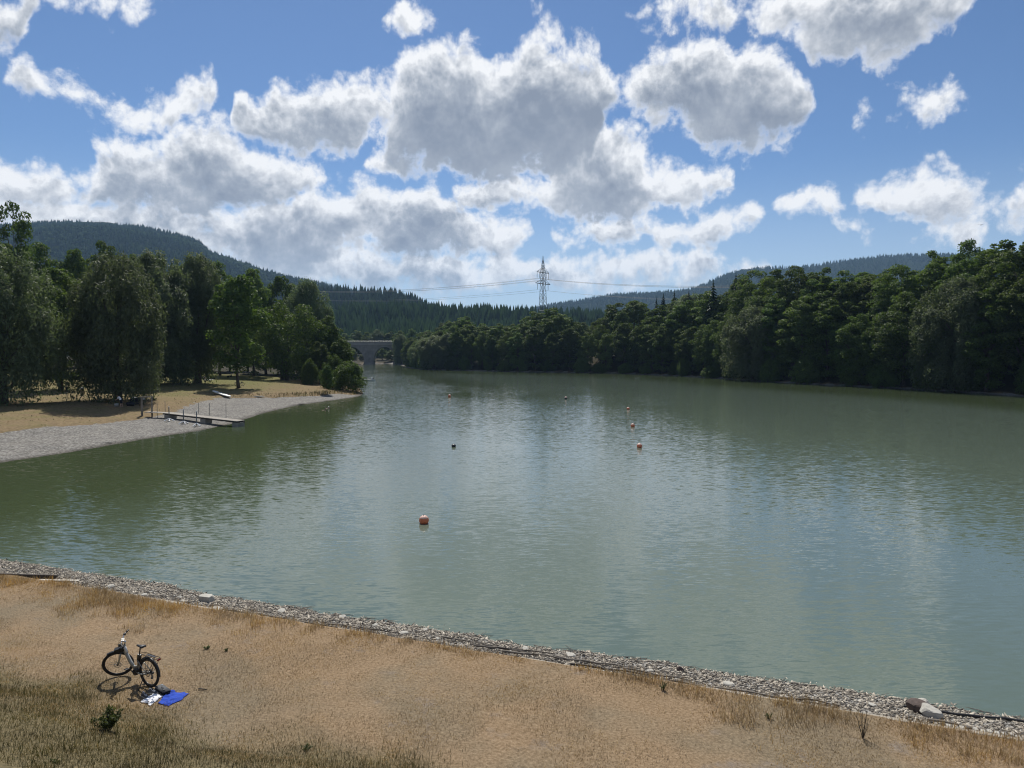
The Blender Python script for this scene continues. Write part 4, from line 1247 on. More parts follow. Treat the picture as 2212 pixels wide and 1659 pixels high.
    bt.tube([bx_ + dirb * -.085, bx_ + dirb * -.075, bx_ + dirb * -.05, bx_ + dirb * -.04, bx_ + dirb * .10], [.014, .016, .034, .036, .036], 14)
    b_ = bt.build('bottle', M['bottle'], root, True); b_.location = (.045, 0, .05)
    cg = MB()
    for s in (-1, 1): cg.tube([bx_ + dirb * -.02 + Vector((-.02, s * .03, 0)), bx_ + dirb * .05 + Vector((.04, s * .04, .02)), bx_ + dirb * .12 + Vector((.03, 0, .02))], .004, 5)
    c_ = cg.build('bottle_cage', M['black'], root); c_.location = (.045, 0, .05)
    MB().tube([(.13, .075, .33), (.10, .12, .20), (.075, .27, -.012)], [.014, .012, .012], 8).box((.072, .275, -.008), (.06, .035, .012)).build('kickstand', M['black_metal'], root)

fc, rc = P(246.5, 1467, MEADOW_Z), P(324, 1485.5, MEADOW_Z)
dv = fc - rc
ang_b = math.atan2(dv.y, dv.x) - math.radians(6)
bike = empty('bicycle', (rc.x, rc.y, gz(rc.x, rc.y) + .002), ang_b, 1.03)
bike.rotation_euler = (math.radians(-1.5), 0, ang_b); bike.rotation_mode = 'XYZ'
tag(bike, 'grey step-through electric bicycle with black rack standing on the dry grass', 'bicycle')
build_bike(bike, math.radians(47))
far_spot = on_ground(511, 834)
bike2 = empty('bicycle', far_spot, math.radians(14), 1.0)
tag(bike2, 'dark bicycle parked in the shade beside the lone birch', 'bicycle')
build_bike(bike2, math.radians(4))

# ------------------------------------------------------------------ belongings beside the bicycle
def cloth(name, pts, nu, nv, material, lift, seed, label, cat, thick=.012):
    """a crumpled sheet over the quad given by four ground points"""
    rg = np.random.default_rng(seed)
    a, b_, c, d = [np.array(p[:2]) for p in pts]
    U, W = np.meshgrid(np.linspace(0, 1, nu), np.linspace(0, 1, nv), indexing='ij')
    Q = ((1 - U) * (1 - W))[..., None] * a + (U * (1 - W))[..., None] * b_ + (U * W)[..., None] * c + ((1 - U) * W)[..., None] * d
    edge = np.minimum(np.minimum(U, 1 - U), np.minimum(W, 1 - W))
    Q[..., 0] += vnoise(U, W, .23, seed) * .09; Q[..., 1] += vnoise(U, W, .19, seed + 1) * .09
    X, Y = Q[..., 0], Q[..., 1]
    t, n = tn(X, Y)
    ridge = 1 - np.abs(vnoise(X * .6 + Y, Y - X * .5, .16, seed + 2)) * 2
    fold = np.clip(vnoise(X, Y, .22, seed + 3) + .35, 0, None) * lift + np.clip(ridge - .55, 0, None) * lift * 1.1
    Z = near_height(t, n) + .015 + fold * sstep(edge, -.02, .10)
    V = np.stack([X, Y, Z], -1).reshape(-1, 3); I = np.arange(len(V)).reshape(U.shape)
    F = np.stack([I[:-1, :-1], I[1:, :-1], I[1:, 1:], I[:-1, 1:]], -1).reshape(-1, 4)
    m = mesh_np(name, V, F)
    o = link(name, m, material, smooth=True)
    md = o.modifiers.new('thick', 'SOLIDIFY'); md.thickness = thick; md.offset = -1
    return tag(o, label, cat)
def fabric(name, col, vary=.10):
    return simple(name, col, .9, vary=vary, scale=9, bump=.003, bscale=160, spec=.15)
M['blue_cloth'] = fabric('blue_cloth', (.030, .075, .42))
M['white_cloth'] = fabric('white_cloth', (.80, .80, .82), .05)
M['grey_bag'] = fabric('grey_bag', (.105, .108, .112))
M['dark_cloth'] = fabric('dark_cloth', (.022, .023, .028))
M['sole'] = simple('sole', (.70, .70, .68), .6)
G = lambda x, y: P(x, y, MEADOW_Z)
cloth('blue_towel', [G(338, 1520), G(368, 1526), G(410, 1501), G(367, 1494)], 46, 34, M['blue_cloth'], .055, 5, 'crumpled royal blue towel lying on the dry grass', 'towel')
cloth('white_shirt', [G(302, 1519), G(328, 1526), G(352, 1506), G(332, 1501)], 40, 34, M['white_cloth'], .045, 9, 'crumpled white shirt lying beside the blue towel', 'shirt')
c1, c2, c3, c4 = G(331, 1492), G(352, 1486), G(371, 1499), G(352, 1507.5)
ctr = (c1 + c2 + c3 + c4) / 4
vx = ((c4 - c1) + (c3 - c2)) / 2; vy = ((c2 - c1) + (c3 - c4)) / 2
bag = tag(empty('pannier_bag', (ctr.x, ctr.y, gz(ctr.x, ctr.y)), math.atan2(vx.y, vx.x)), 'flat grey pannier bag lying on the grass behind the rear wheel', 'bag')
lw, lh = vx.length * .98, vy.length * .95
def rbox(name, s, z0, material, parent, r=.03):
    bm = bmesh.new(); bmesh.ops.create_cube(bm, size=1)
    for v in bm.verts: v.co = Vector((v.co.x * s[0], v.co.y * s[1], v.co.z * s[2] + z0 + s[2] / 2))
    bmesh.ops.bevel(bm, geom=list(bm.edges), offset=r, segments=3, affect='EDGES')
    me = bpy.data.meshes.new(name); bm.to_mesh(me); bm.free()
    return link(name, me, material, parent, smooth=True)
rbox('bag_body', (lw, lh, .085), .01, M['dark_cloth'], bag, .035)
rbox('bag_panel', (lw * .96, lh * .94, .02), .083, M['grey_bag'], bag, .008)
MB().tube([(-.10, .03, .107), (-.02, -.02, .113), (.05, .01, .115), (.11, -.03, .113), (.16, -.02, .109)], .008, 6).box((.13, -.03, .113), (.07, .03, .014)).build('strap', M['black'], bag)
MB().box((-.17, .06, .107), (.035, .02, .01)).build('buckle', M['alu'], bag)
def shoe(loc, rz, label):
    t = tag(empty('sneaker', loc, rz), label, 'shoe', 'pair of sneakers')
    out = [(-.14, .036), (-.12, .043), (-.05, .040), (.04, .047), (.10, .046), (.145, .026)]
    def ring(z, k, dx=0): return [(x * k + dx, w * k, z) for x, w in out] + [(x * k + dx, -w * k, z) for x, w in out[::-1]]
    n = 12
    V_ = ring(0, 1) + ring(.028, 1.02); F_ = [(i, (i + 1) % n, n + (i + 1) % n, n + i) for i in range(n)] + [tuple(range(n - 1, -1, -1)), tuple(n + i for i in range(n))]
    MB().add(V_, F_).build('sole', M['sole'], t)
    hts = [.085, .095, .092, .072, .055, .034]
    top = [(x * .9 - .006, w * .55, h) for (x, w), h in zip(out, hts)] + [(x * .9 - .006, -w * .55, h) for (x, w), h in zip(out[::-1], hts[::-1])]
    midr = [(x, w * .98, .03 + (h - .03) * .5) for (x, w), h in zip(out, hts)] + [(x, -w * .98, .03 + (h - .03) * .5) for (x, w), h in zip(out[::-1], hts[::-1])]
    V_ = ring(.0285, .99) + midr + top
    F_ = [(l * n + i, l * n + (i + 1) % n, (l + 1) * n + (i + 1) % n, (l + 1) * n + i) for l in range(2) for i in range(n)]
    F_ += [(2 * n + i, 2 * n + i + 1, 2 * n + 10 - i, 2 * n + 11 - i) for i in (3, 4)]
    MB().add(V_, F_).build('upper', M['grey_bag'], t, True)
    lc = MB()
    for x in (.0, .025, .05): lc.tube([(x, -.026, .078 - x * .3), (x + .004, 0, .086 - x * .3), (x, .026, .078 - x * .3)], .005, 5)
    lc.build('laces', M['white_cloth'], t)
    MB().torus(.034, .008, (-.085, 0, .092), seg=16, ring=6).build('collar', M['white_cloth'], t).rotation_euler = (math.radians(0), 0, 0)
    return t
s1, s2 = G(314, 1508), G(331, 1499.5)
shoe((s1.x, s1.y, gz(s1.x, s1.y) + .004), math.radians(-35), 'dark grey sneaker with pale laces left of the white shirt')
shoe((s2.x, s2.y, gz(s2.x, s2.y) + .004), math.radians(-10), 'sneaker with pale sole between white shirt and pannier bag')
M['driftwood'] = simple('driftwood', (.20, .175, .145), .9, vary=.45, scale=5, bump=.01)
M['dark_wood'] = simple('dark_wood', (.055, .045, .036), .85, vary=.4, scale=4, bump=.01)
M['pale_wood'] = simple('pale_wood', (.47, .43, .36), .85, vary=.25, scale=3, bump=.006)
k1, k2 = G(429, 1491), G(447, 1492.5)
o = MB().tube([Vector((k1.x, k1.y, gz(k1.x, k1.y) + .03)), Vector((k2.x, k2.y, gz(k2.x, k2.y) + .03))], [.018, .013], 7).build('stick', M['dark_wood'])
tag(o, 'short dark stick lying alone right of the blue towel', 'stick')

# ------------------------------------------------------------------ near shore: kerb, stones, boards, hose, driftwood
M['kerb'] = simple('kerb', (.36, .32, .26), .9, vary=.45, scale=3, bump=.008)
M['rock_pale'] = simple('rock_pale', (.42, .40, .35), .9, vary=.22, scale=5, bump=.02)
M['rock_dark'] = simple('rock_dark', (.085, .060, .050), .85, vary=.35, scale=5, bump=.02)
kerb = tag(empty('kerb', (*xy(0, KERB_N), 0), math.atan2(-NX, NY)), 'low pale concrete kerb between meadow and shingle', 'kerb', kind='structure')
stone_m = [None] * 3
for q_ in range(3):
    bm = bmesh.new(); bmesh.ops.create_cube(bm, size=1)
    rr = random.Random(q_)
    for v in bm.verts: v.co = Vector((v.co.x * 1.18, v.co.y * .15 + rr.uniform(-.012, .012), v.co.z * .46 + rr.uniform(-.012, .012)))
    bmesh.ops.bevel(bm, geom=list(bm.edges), offset=.018, segments=1, affect='EDGES')
    me = bpy.data.meshes.new('kerb_stone'); bm.to_mesh(me); bm.free(); me.materials.append(M['kerb']); stone_m[q_] = me
for i, t in enumerate(np.arange(-42, 29, 1.2)):
    o = link('kerb_stone', stone_m[i % 3], None, kerb)
    o.location = (t, rng.uniform(-.02, .02), MEADOW_Z - .245 + rng.uniform(-.03, .02)); o.rotation_euler = (rng.uniform(-.02, .02), rng.uniform(-.01, .01), rng.uniform(-.012, .012))
bm = bmesh.new(); bmesh.ops.create_cube(bm, size=1)
for v in bm.verts: v.co = Vector((v.co.x * .105, v.co.y * .14, v.co.z * .12))
bmesh.ops.bevel(bm, geom=list(bm.edges), offset=.016, segments=1, affect='EDGES')
sett = bpy.data.meshes.new('sett'); bm.to_mesh(sett); bm.free(); sett.materials.append(M['rock_pale'])
tA, tB = tn(*P(2055, 1585, .5)[:2])[0], tn(*P(2230, 1606, .5)[:2])[0]
for t in np.arange(tA, tB, .135):
    if rng.random() < .82:
        o = link('sett', sett, None, kerb); o.location = (t, .20 + rng.uniform(-.02, .02), MEADOW_Z - .10 + rng.uniform(-.02, .02)); o.rotation_euler = (rng.uniform(-.15, .15), rng.uniform(-.15, .15), rng.uniform(-.3, .3))

def rock(name, px, py, z, size, seed, material, label, cat='stone', squash=.6, group=None, rough=.20, boxy=.0):
    bm = bmesh.new(); bmesh.ops.create_icosphere(bm, subdivisions=3, radius=1)
    r = random.Random(seed)
    planes = [(Vector((r.gauss(0, 1), r.gauss(0, 1), r.gauss(0, 1))).normalized(), r.uniform(.62, .88)) for _ in range(11)]
    for v in bm.verts:
        for nrm, d in planes:
            k = v.co.dot(nrm) - d
            if k > 0: v.co -= nrm * k * .92
        if boxy:
            v.co = v.co.lerp(Vector([max(-.72, min(.72, c * 1.3)) for c in v.co]), boxy)
        v.co = Vector((v.co.x * size[0] / 1.6, v.co.y * size[1] / 1.6, v.co.z * size[2] / 1.6))
    me = bpy.data.meshes.new(name); bm.to_mesh(me); bm.free()
    p = P(px, py, z)
    o = link(name, me, material, loc=(p.x, p.y, gz(p.x, p.y) + size[2] * .32))
    o.rotation_euler = (0, 0, r.uniform(0, 6))
    return tag(o, label, cat, group)
rk_ = rock('stone_block', 447, 1303, .15, (.50, .36, .30), 3, M['rock_pale'], 'white squared stone block at the waterline left of centre', boxy=.9); rk_.rotation_euler = (0, 0, -.3)
rock('boulder', 1982, 1541, .1, (.50, .40, .34), 5, M['rock_dark'], 'dark wet boulder at the right waterline, behind the pale one')
rock('boulder', 2009, 1552, .14, (.50, .38, .30), 8, M['rock_pale'], 'pale flat-topped boulder at the right waterline beside the hose')
rock('boulder', 1996, 1531, .02, (.32, .28, .24), 11, M['rock_pale'], 'small tan boulder leaning on the dark one at the right waterline')
rock('stone', 1468, 1459, -.02, (.20, .15, .14), 12, M['rock_dark'], 'small dark stone standing in the shallows right of centre')
rock('stone', 463, 1326, .4, (.62, .42, .14), 17, M['rock_pale'], 'flat tan stone in the shingle below the white block')
stone_ts = sorted(rng.uniform(-24, 13, 22))
for i in range(22):
    t = stone_ts[i]; n = rng.uniform(KERB_N + .5, SHORE_N - .3); x, y = xy(t, n)
    s = rng.uniform(.12, .24)
    px, py = px_of(x, y, .2)
    rock('shingle_stone', px, py, .2, (s * 1.4, s, s * .5), 100 + i, M['rock_pale'], 'flat pale stone lying loose in the near shingle, ' + ordinal(i) + ' from the left', group='larger loose stones in the shingle')
# dark boards of the slip at the left edge
def beam(name, a, b_, w, h, material, label, cat):
    a, b_ = Vector(a), Vector(b_); d = b_ - a
    rot = d.to_track_quat('X', 'Z').to_matrix()
    bm = bmesh.new(); bmesh.ops.create_cube(bm, size=1)
    for v in bm.verts: v.co = Vector((v.co.x * d.length - (.18 if v.co.x > 0 and v.co.z < 0 else 0), v.co.y * w, v.co.z * h))
    bmesh.ops.bevel(bm, geom=list(bm.edges), offset=.012, segments=1, affect='EDGES')
    for v in bm.verts: v.co = rot @ v.co + (a + b_) / 2
    me = bpy.data.meshes.new(name); bm.to_mesh(me); bm.free()
    return tag(link(name, me, material), label, cat, 'slip boards at the left edge')
pa, pc = P(-120, 1245, .70), P(126, 1247, .40); beam('slip_board', (pa.x, pa.y, .74), (pc.x, pc.y, .36), .10, .26, M['dark_wood'], 'dark upright board of the slip, farther of two at left edge', 'board')
pa, pc = P(-120, 1253, .70), P(172, 1255, .36); beam('slip_board', (pa.x, pa.y, .72), (pc.x, pc.y, .33), .16, .12, M['pale_wood'], 'pale low board of the slip, nearer of two at left edge', 'board')
hz_pts = [P(x, y, .06) for x, y in [(1952, 1536), (1985, 1540), (2028, 1545), (2062, 1551), (2090, 1552), (2130, 1557), (2170, 1560), (2212, 1567), (2300, 1580)]]
o = MB().tube([Vector((p.x, p.y, max(gz(p.x, p.y), 0) + .045)) for p in hz_pts], .035, 8).build('hose', M['black'], smooth=True)
tag(o, 'thick black hose along the waterline at the right edge', 'hose')
# driftwood
WORDS = ['forked', 'long thin', 'short thick', 'crooked', 'bent', 'slender', 'weathered', 'split', 'curved', 'pale', 'dark', 'knotty', 'straight', 'gnarled']
for i, (px, py, L_, r_) in enumerate([(1120, 1400, 2.2, .03), (1180, 1418, 2.6, .035), (1290, 1430, 2.4, .035), (1350, 1455, 3.0, .03), (1080, 1397, 1.6, .03), (1430, 1462, 2.2, .028), (820, 1362, 1.4, .028), (760, 1356, 1.8, .025),
        (1000, 1378, 1.5, .03), (1510, 1492, 1.5, .035), (1540, 1502, 1.2, .04), (610, 1342, 1.8, .025), (700, 1358, 1.5, .025), (2120, 1580, 2.2, .03), (2170, 1592, 1.8, .028), (1740, 1520, 1.6, .03), (1630, 1502, 1.8, .028), (520, 1330, 1.3, .02)]):
    p = P(px, py, .35); t0, n0 = tn(p.x, p.y); a = rng.uniform(-.22, .22); rr = random.Random(i)
    pts = []
    for k in range(7):
        f = k / 6 - .5; t = t0 + L_ * f; n = n0 + math.sin(a) * L_ * f + rr.uniform(-.05, .05)
        x, y = xy(t, n); pts.append(Vector((x, y, gz(x, y) + .05 + rr.uniform(0, .04))))
    mb = MB().tube(pts, [r_ * (1.1 - .13 * k) for k in range(7)], 7)
    for k in (2, 4):
        if rr.random() < .7:
            q_ = pts[k]; e_ = q_ + Vector((rr.uniform(-.3, .3), rr.uniform(-.35, .35), rr.uniform(.02, .14)))
            mb.tube([q_, e_], [r_ * .5, r_ * .2], 5)
    o = mb.build('driftwood_branch', M['driftwood'] if i % 3 else M['dark_wood'], smooth=True)
    tag(o, '%s driftwood branch in the near shingle, %s from the left' % (WORDS[i % 14], ordinal(sorted(range(18), key=lambda j: [1120, 1180, 1290, 1350, 1080, 1430, 820, 760, 1000, 1510, 1540, 610, 700, 2120, 2170, 1740, 1630, 520][j]).index(i))), 'branch', 'driftwood branches')

# ------------------------------------------------------------------ buoys
M['orange'] = simple('orange_plastic', (.70, .19, .085), .45, vary=.12, scale=5)
M['faded'] = simple('faded_plastic', (.70, .44, .35), .5, vary=.1, scale=5)
def buoy(px, py, d, body, cap, label, squat=1.0):
    p = P(px, py); r = d / 2
    t = tag(empty('buoy', (p.x, p.y, 0), rng.uniform(0, 6)), label, 'buoy', 'floating buoys')
    t.rotation_euler = (rng.uniform(-.08, .08), rng.uniform(-.08, .08), t.rotation_euler[2])
    zc = r * .62 * squat
    prof = [(r * math.sin(w), zc - r * squat * math.cos(w)) for w in np.linspace(.05, math.pi * .70, 16)]
    MB().lathe(prof, 24).build('float', M[body], t, True)
    prof = [(r * 1.003 * math.sin(w), zc - r * 1.003 * squat * math.cos(w)) for w in np.linspace(math.pi * .66, math.pi - .09, 10)]
    MB().lathe(prof, 24).build('cap', M[cap], t, True)
    MB().torus(r * .16, r * .05, (0, 0, zc + r * squat * 1.08), seg=16, ring=6).build('ring', M['galv'], t)
buoy(916, 1130, .52, 'orange', 'faded', 'orange ball buoy, nearest and largest on the lake')
buoy(1381, 967, .50, 'orange', 'faded', 'orange buoy with white cap, lowest of the right-hand line')
buoy(1367, 922, .50, 'orange', 'faded', 'orange buoy with white cap, middle of the right-hand line')
buoy(1357, 884.5, .46, 'orange', 'faded', 'orange buoy, farthest of the right-hand line')
buoy(971, 857, .55, 'orange', 'faded', 'faded orange buoy alone in the middle distance')
buoy(1222, 862, .55, 'black', 'faded', 'dark buoy with pale top far out, left of the right-hand line')
buoy(980, 965, .42, 'black', 'black', 'squat black buoy in mid lake', .75)

# ------------------------------------------------------------------ left beach: jetty, posts, boards, boat
M['jetty_wood'] = simple('jetty_wood', (.29, .262, .22), .85, vary=.25, scale=2, bump=.01)
M['concrete'] = simple('concrete', (.24, .225, .20), .9, vary=.2, scale=2, bump=.01)
M['white_paint'] = simple('white_paint', (.76, .76, .74), .5, vary=.06)
jb = on_ground(362, 904); je = P(520, 921)
jd = Vector((je.x - jb.x, je.y - jb.y, 0)); jl = jd.length; ja = math.atan2(jd.y, jd.x)
jetty = tag(empty('jetty', (jb.x, jb.y, 0), ja), 'low plank jetty on concrete blocks running over the gravel to the water', 'jetty')
def jz(u):
    x, y = jb.x + math.cos(ja) * u, jb.y + math.sin(ja) * u
    return max(gz(x, y), 0)
z_start, z_end = jz(0) + .70, .66
def deck(u): return z_start + (z_end - z_start) * u / jl
npl = int((jl + .4) / .26)
pm = MB().box((0, 0, 0), (.235, 1.35, .055)).mesh('plank'); pm.materials.append(M['jetty_wood'])
for i in range(npl):
    u = -.2 + .26 * i + .13
    o = link('plank', pm, None, jetty); o.location = (u, rng.uniform(-.03, .03), deck(u)); o.rotation_euler = (0, -math.atan2(z_end - z_start, jl) + rng.uniform(-.012, .012), rng.uniform(-.01, .01))
for s in (-.45, .45):
    MB().tube([(-.2, s, deck(-.2) - .12), (jl + .2, s, deck(jl + .2) - .12)], .09, 4).build('beam', M['dark_wood'], jetty)
for u, w in ((.5, .9), (jl * .54, .8), (jl - .35, .9)):
    h = deck(u) - .20 - (jz(u) - .3)
    MB().box((u, 0, jz(u) - .3 + h / 2), (w, 1.1, h)).build('support_block', M['concrete'], jetty)
gw = [Vector((math.cos(-ja) * (p.x - jb.x) - math.sin(-ja) * (p.y - jb.y), math.sin(-ja) * (p.x - jb.x) + math.cos(-ja) * (p.y - jb.y), 0)) for p in [on_ground(318, 900)]][0]
gb = MB(); d_ = Vector((gw.x + .2, gw.y, 0)); n_ = Vector((-d_.y, d_.x, 0)).normalized() * .5
za = deck(-.2) + .02
gb.add([Vector((-.2, 0, za)) + n_, Vector((-.2, 0, za)) - n_, Vector((gw.x, gw.y, za + .05)) - n_, Vector((gw.x, gw.y, za + .05)) + n_,
        Vector((-.2, 0, za - .07)) + n_, Vector((-.2, 0, za - .07)) - n_, Vector((gw.x, gw.y, za - .02)) - n_, Vector((gw.x, gw.y, za - .02)) + n_],
       [(0, 1, 2, 3), (7, 6, 5, 4), (0, 4, 5, 1), (1, 5, 6, 2), (2, 6, 7, 3), (3, 7, 4, 0)])
gb.build('gangway', M['jetty_wood'], jetty)
# posts on white splayed feet
for i, (px, py, lb) in enumerate([(365.5, 910, 'left'), (396.5, 916, 'middle'), (425, 921, 'right')]):
    p = on_ground(px, py)
    t = tag(empty('footed_post', p, rng.uniform(0, 3)), 'grey post on a white splayed foot before the jetty, %s of three' % lb, 'post', 'posts on white feet')
    MB().tube([(0, 0, .05), (0, 0, 1.72)], .055, 10).build('pole', M['steel'], t, True)
    MB().lathe([(.0, 1.82), (.035, 1.80), (.055, 1.74), (.055, 1.70)][::-1], 10).build('pole_cap', M['white_paint'], t)
    for k in range(4):
        a = k * math.pi / 2
        MB().tube([(0, 0, .34), (.55 * math.cos(a), .55 * math.sin(a), .03)], [.05, .075], 6).build('foot', M['white_paint'], t)
for i, (px, py, h, lb) in enumerate([(340, 903, 1.8, 'first'), (357, 893, 1.6, 'second'), (429, 893, 1.4, 'third'), (453, 897, 1.6, 'fourth'), (488.5, 901, 1.8, 'fifth')]):
    p = on_ground(px, py)
    o = MB().tube([(0, 0, -.2), (0, 0, h)], .028, 6).lathe([(.05, 0), (.05, .06), (.03, .08)], 8, (0, 0, -.02)).build('thin_pole', M['steel'], loc=p)
    tag(o, 'thin dark pole beside the jetty, %s of five from the left' % lb, 'pole', 'thin poles along the jetty')
# wooden frame of two posts
p = on_ground(307, 898)
fr = tag(empty('post_frame', p, math.radians(40)), 'weathered frame of two posts and a top bar left of the jetty', 'frame')
MB().box((0, 0, 1.05), (.20, .20, 2.5)).build('post', M['driftwood'], fr)
MB().box((1.15, 0, 1.05), (.17, .17, 2.5)).build('post', M['driftwood'], fr)
MB().box((.57, 0, 2.33), (1.5, .12, .14)).build('top_bar', M['driftwood'], fr)
# slim post with small box, pale stele
p = on_ground(145, 864)
t = tag(empty('signpost', p), 'slim dark post with a small box under the big willow', 'signpost')
MB().tube([(0, 0, -.3), (0, 0, 2.5)], .06, 8).build('pole', M['galv'], t); MB().box((.02, -.05, 1.55), (.28, .16, .7)).build('box', M['dark_cloth'], t)
MB().box((.02, -.05, 2.35), (.42, .05, .5)).build('sign_plate', M['concrete'], t)
p = on_ground(178, 854)
t = tag(empty('litter_bin', p), 'pale upright litter bin in the willow shade', 'bin')
MB().lathe([(.24, 0), (.27, .05), (.27, 1.0), (.29, 1.02)], 14).build('bin_body', M['concrete'], t, True); MB().lathe([(.30, 1.02), (.30, 1.10), (.12, 1.22)], 14).build('lid', M['galv'], t, True)
# paddle boards
def sup(a, b_, label, lift=.0):
    a, b_ = Vector(a), Vector(b_); d = b_ - a; L_ = d.length
    t = tag(empty('paddle_board', a.lerp(b_, .5)), label, 'paddle board')
    t.rotation_euler = d.to_track_quat('X', 'Z').to_euler()
    out = []
    for k in range(28):
        w = 2 * math.pi * k / 28; x = math.cos(w); y = math.sin(w)
        out.append((L_ / 2 * math.copysign(abs(x) ** .75, x), .39 * math.copysign(abs(y) ** .7, y)))
    V_ = [(x * .98, y * .96, .0) for x, y in out] + [(x, y, .07) for x, y in out] + [(x * .985, y * .95, .14) for x, y in out]
    V_ = [(x, y, z + .10 * max(0, x / (L_ / 2) - .5)) for x, y, z in V_]
    n = 28; F_ = [(l * n + k, l * n + (k + 1) % n, (l + 1) * n + (k + 1) % n, (l + 1) * n + k) for l in range(2) for k in range(n)] + [tuple(range(n - 1, -1, -1)), tuple(2 * n + k for k in range(n))]
    MB().add(V_, F_).build('board', M['white_paint'], t)
    MB().box((-.3, 0, .146), (L_ * .4, .5, .01)).build('deck_pad', M['galv'], t)
    MB().box((-L_ * .42, 0, -.10), (.2, .015, .2), taper=.5).build('fin', M['black'], t)
a = on_ground(460, 851); b_ = on_ground(498, 861)
sup(a + Vector((0, 0, .45)), b_ + Vector((0, 0, .22)), 'white paddle board lying at the gravel edge below the birch')
a = on_ground(285, 861); b_ = on_ground(312, 866)
sup(a + Vector((0, 0, .12)), b_ + Vector((0, 0, .14)), 'white board lying on the grass behind the post frame')
p = on_ground(559, 859)
tag(MB().tube([(-.9, .1, .1), (-.2, 0, .16), (.5, -.08, .12), (1.0, .05, .1)], [.10, .12, .10, .05], 8).tube([(.1, 0, .15), (.5, .4, .3)], [.06, .03], 6).build('driftwood_log', M['pale_wood'], loc=p), 'pale driftwood log on the gravel right of the paddle board', 'log')
p = on_ground(651, 874)
tag(MB().tube([(-.6, 0, .05), (.6, .1, .1)], [.10, .07], 7).build('driftwood_log', M['dark_wood'], loc=p), 'dark log at the waterline below the bank', 'log')
p = on_ground(235, 958)
tag(MB().tube([(-.35, .03, .04), (0, 0, .05), (.35, -.02, .04)], [.035, .05, .03], 7).build('driftwood_log', M['dark_wood'], loc=p), 'small dark log lying alone on the grey beach', 'log')
# belongings under the willow
p = on_ground(282, 877)
t = tag(empty('duffel_bag', p, .3), 'dark rounded duffel bag beside the person in white', 'bag')
MB().tube([(-.5, 0, .26), (-.42, 0, .28), (.42, 0, .28), (.5, 0, .26)], [.16, .27, .27, .16], 14).build('bag_body', M['dark_cloth'], t, True)
MB().tube([(-.2, .1, .5), (-.1, .05, .68), (.1, .05, .68), (.2, .1, .5)], .025, 6).build('handle', M['black'], t)
p = on_ground(290, 874)
t = tag(empty('beach_buggy', p, .2), 'dark folded pushcart with wheels right of the duffel bag', 'cart')
rbox('cart_body', (1.0, .6, .55), .35, M['dark_cloth'], t, .08)
for x in (-.35, .35):
    for y in (-.33, .33): MB().torus(.17, .05, (x, y, .22), seg=20, ring=8).build('wheel', M['tyre'], t, True)
MB().tube([(.5, -.2, .8), (.85, -.2, 1.15), (.85, .2, 1.15), (.5, .2, .8)], .022, 6).build('push_bar', M['black_metal'], t)
p = on_ground(252, 879)
t = tag(empty('cool_box', p, .4), 'small pale cool box at the feet of the person in white', 'cool box')
rbox('box_body', (.5, .34, .32), .0, M['concrete'], t, .03); rbox('lid', (.53, .37, .07), .322, M['white_paint'], t, .02)
# boat behind the bush
p = P(797, 823)
t = tag(empty('small_boat', (p.x, p.y, 0), math.radians(12)), 'small white boat half hidden behind the round shore bush', 'boat')
secs = [(-1.7, .62, .52), (-1.0, .72, .5), (0, .76, .5), (1.0, .6, .54), (1.6, .28, .6), (1.85, .03, .66)]
V_, F_ = [], []
for x, w, h in secs: V_ += [(x, -w, h), (x, -w * .75, -.1), (x, w * .75, -.1), (x, w, h), (x, w * .86, h - .02), (x, w * .62, .06), (x, -w * .62, .06), (x, -w * .86, h - .02)]
for i in range(len(secs) - 1):
    for k in range(8): F_.append((i * 8 + k, i * 8 + (k + 1) % 8, (i + 1) * 8 + (k + 1) % 8, (i + 1) * 8 + k))
F_ += [tuple(range(8)), tuple(40 + k for k in range(7, -1, -1))]
MB().add(V_, F_).build('hull', M['white_paint'], t)
for x in (-.9, .3): MB().box((x, 0, .38), (.28, 1.15, .05)).build('thwart', M['jetty_wood'], t)
rbox('engine_cover', (.3, .32, .5), .5, M['black'], t, .05).location = (1.2, 0, 0)
MB().box((.9, 0, .75), (.5, .7, .45), taper=.7).build('cabin', M['white_paint'], t)

# ------------------------------------------------------------------ people
M['skin'] = simple('skin', (.46, .28, .20), .55, vary=.08, scale=8)
M['hair'] = simple('hair', (.030, .020, .014), .7, vary=.3, scale=20)
M['hair_fair'] = simple('hair_fair', (.30, .22, .12), .7, vary=.3, scale=20)
M['teal_cloth'] = fabric('teal_cloth', (.045, .06, .075))
def blob(bones, voxel):
    """one continuous skin over tapered bones"""
    mb = MB()
    for a, b_, ra, rb in bones:
        a, b_ = Vector(a), Vector(b_); n = max(2, int((b_ - a).length / (min(ra, rb) * .9)) + 1)
        for i in range(n):
            f = i / (n - 1); mb.ball(a.lerp(b_, f), ra + (rb - ra) * f, 10, 6)
        mb.tube([a, b_], [ra, rb], 10)
    o = mb.build('tmp', None, merge=False)
    md = o.modifiers.new('r', 'REMESH'); md.mode = 'VOXEL'; md.voxel_size = voxel; md.use_smooth_shade = True
    sm = o.modifiers.new('s', 'SMOOTH'); sm.iterations = 3
    dg = bpy.context.evaluated_depsgraph_get()
    me = bpy.data.meshes.new_from_object(o.evaluated_get(dg))
    bpy.data.objects.remove(o)
    return me
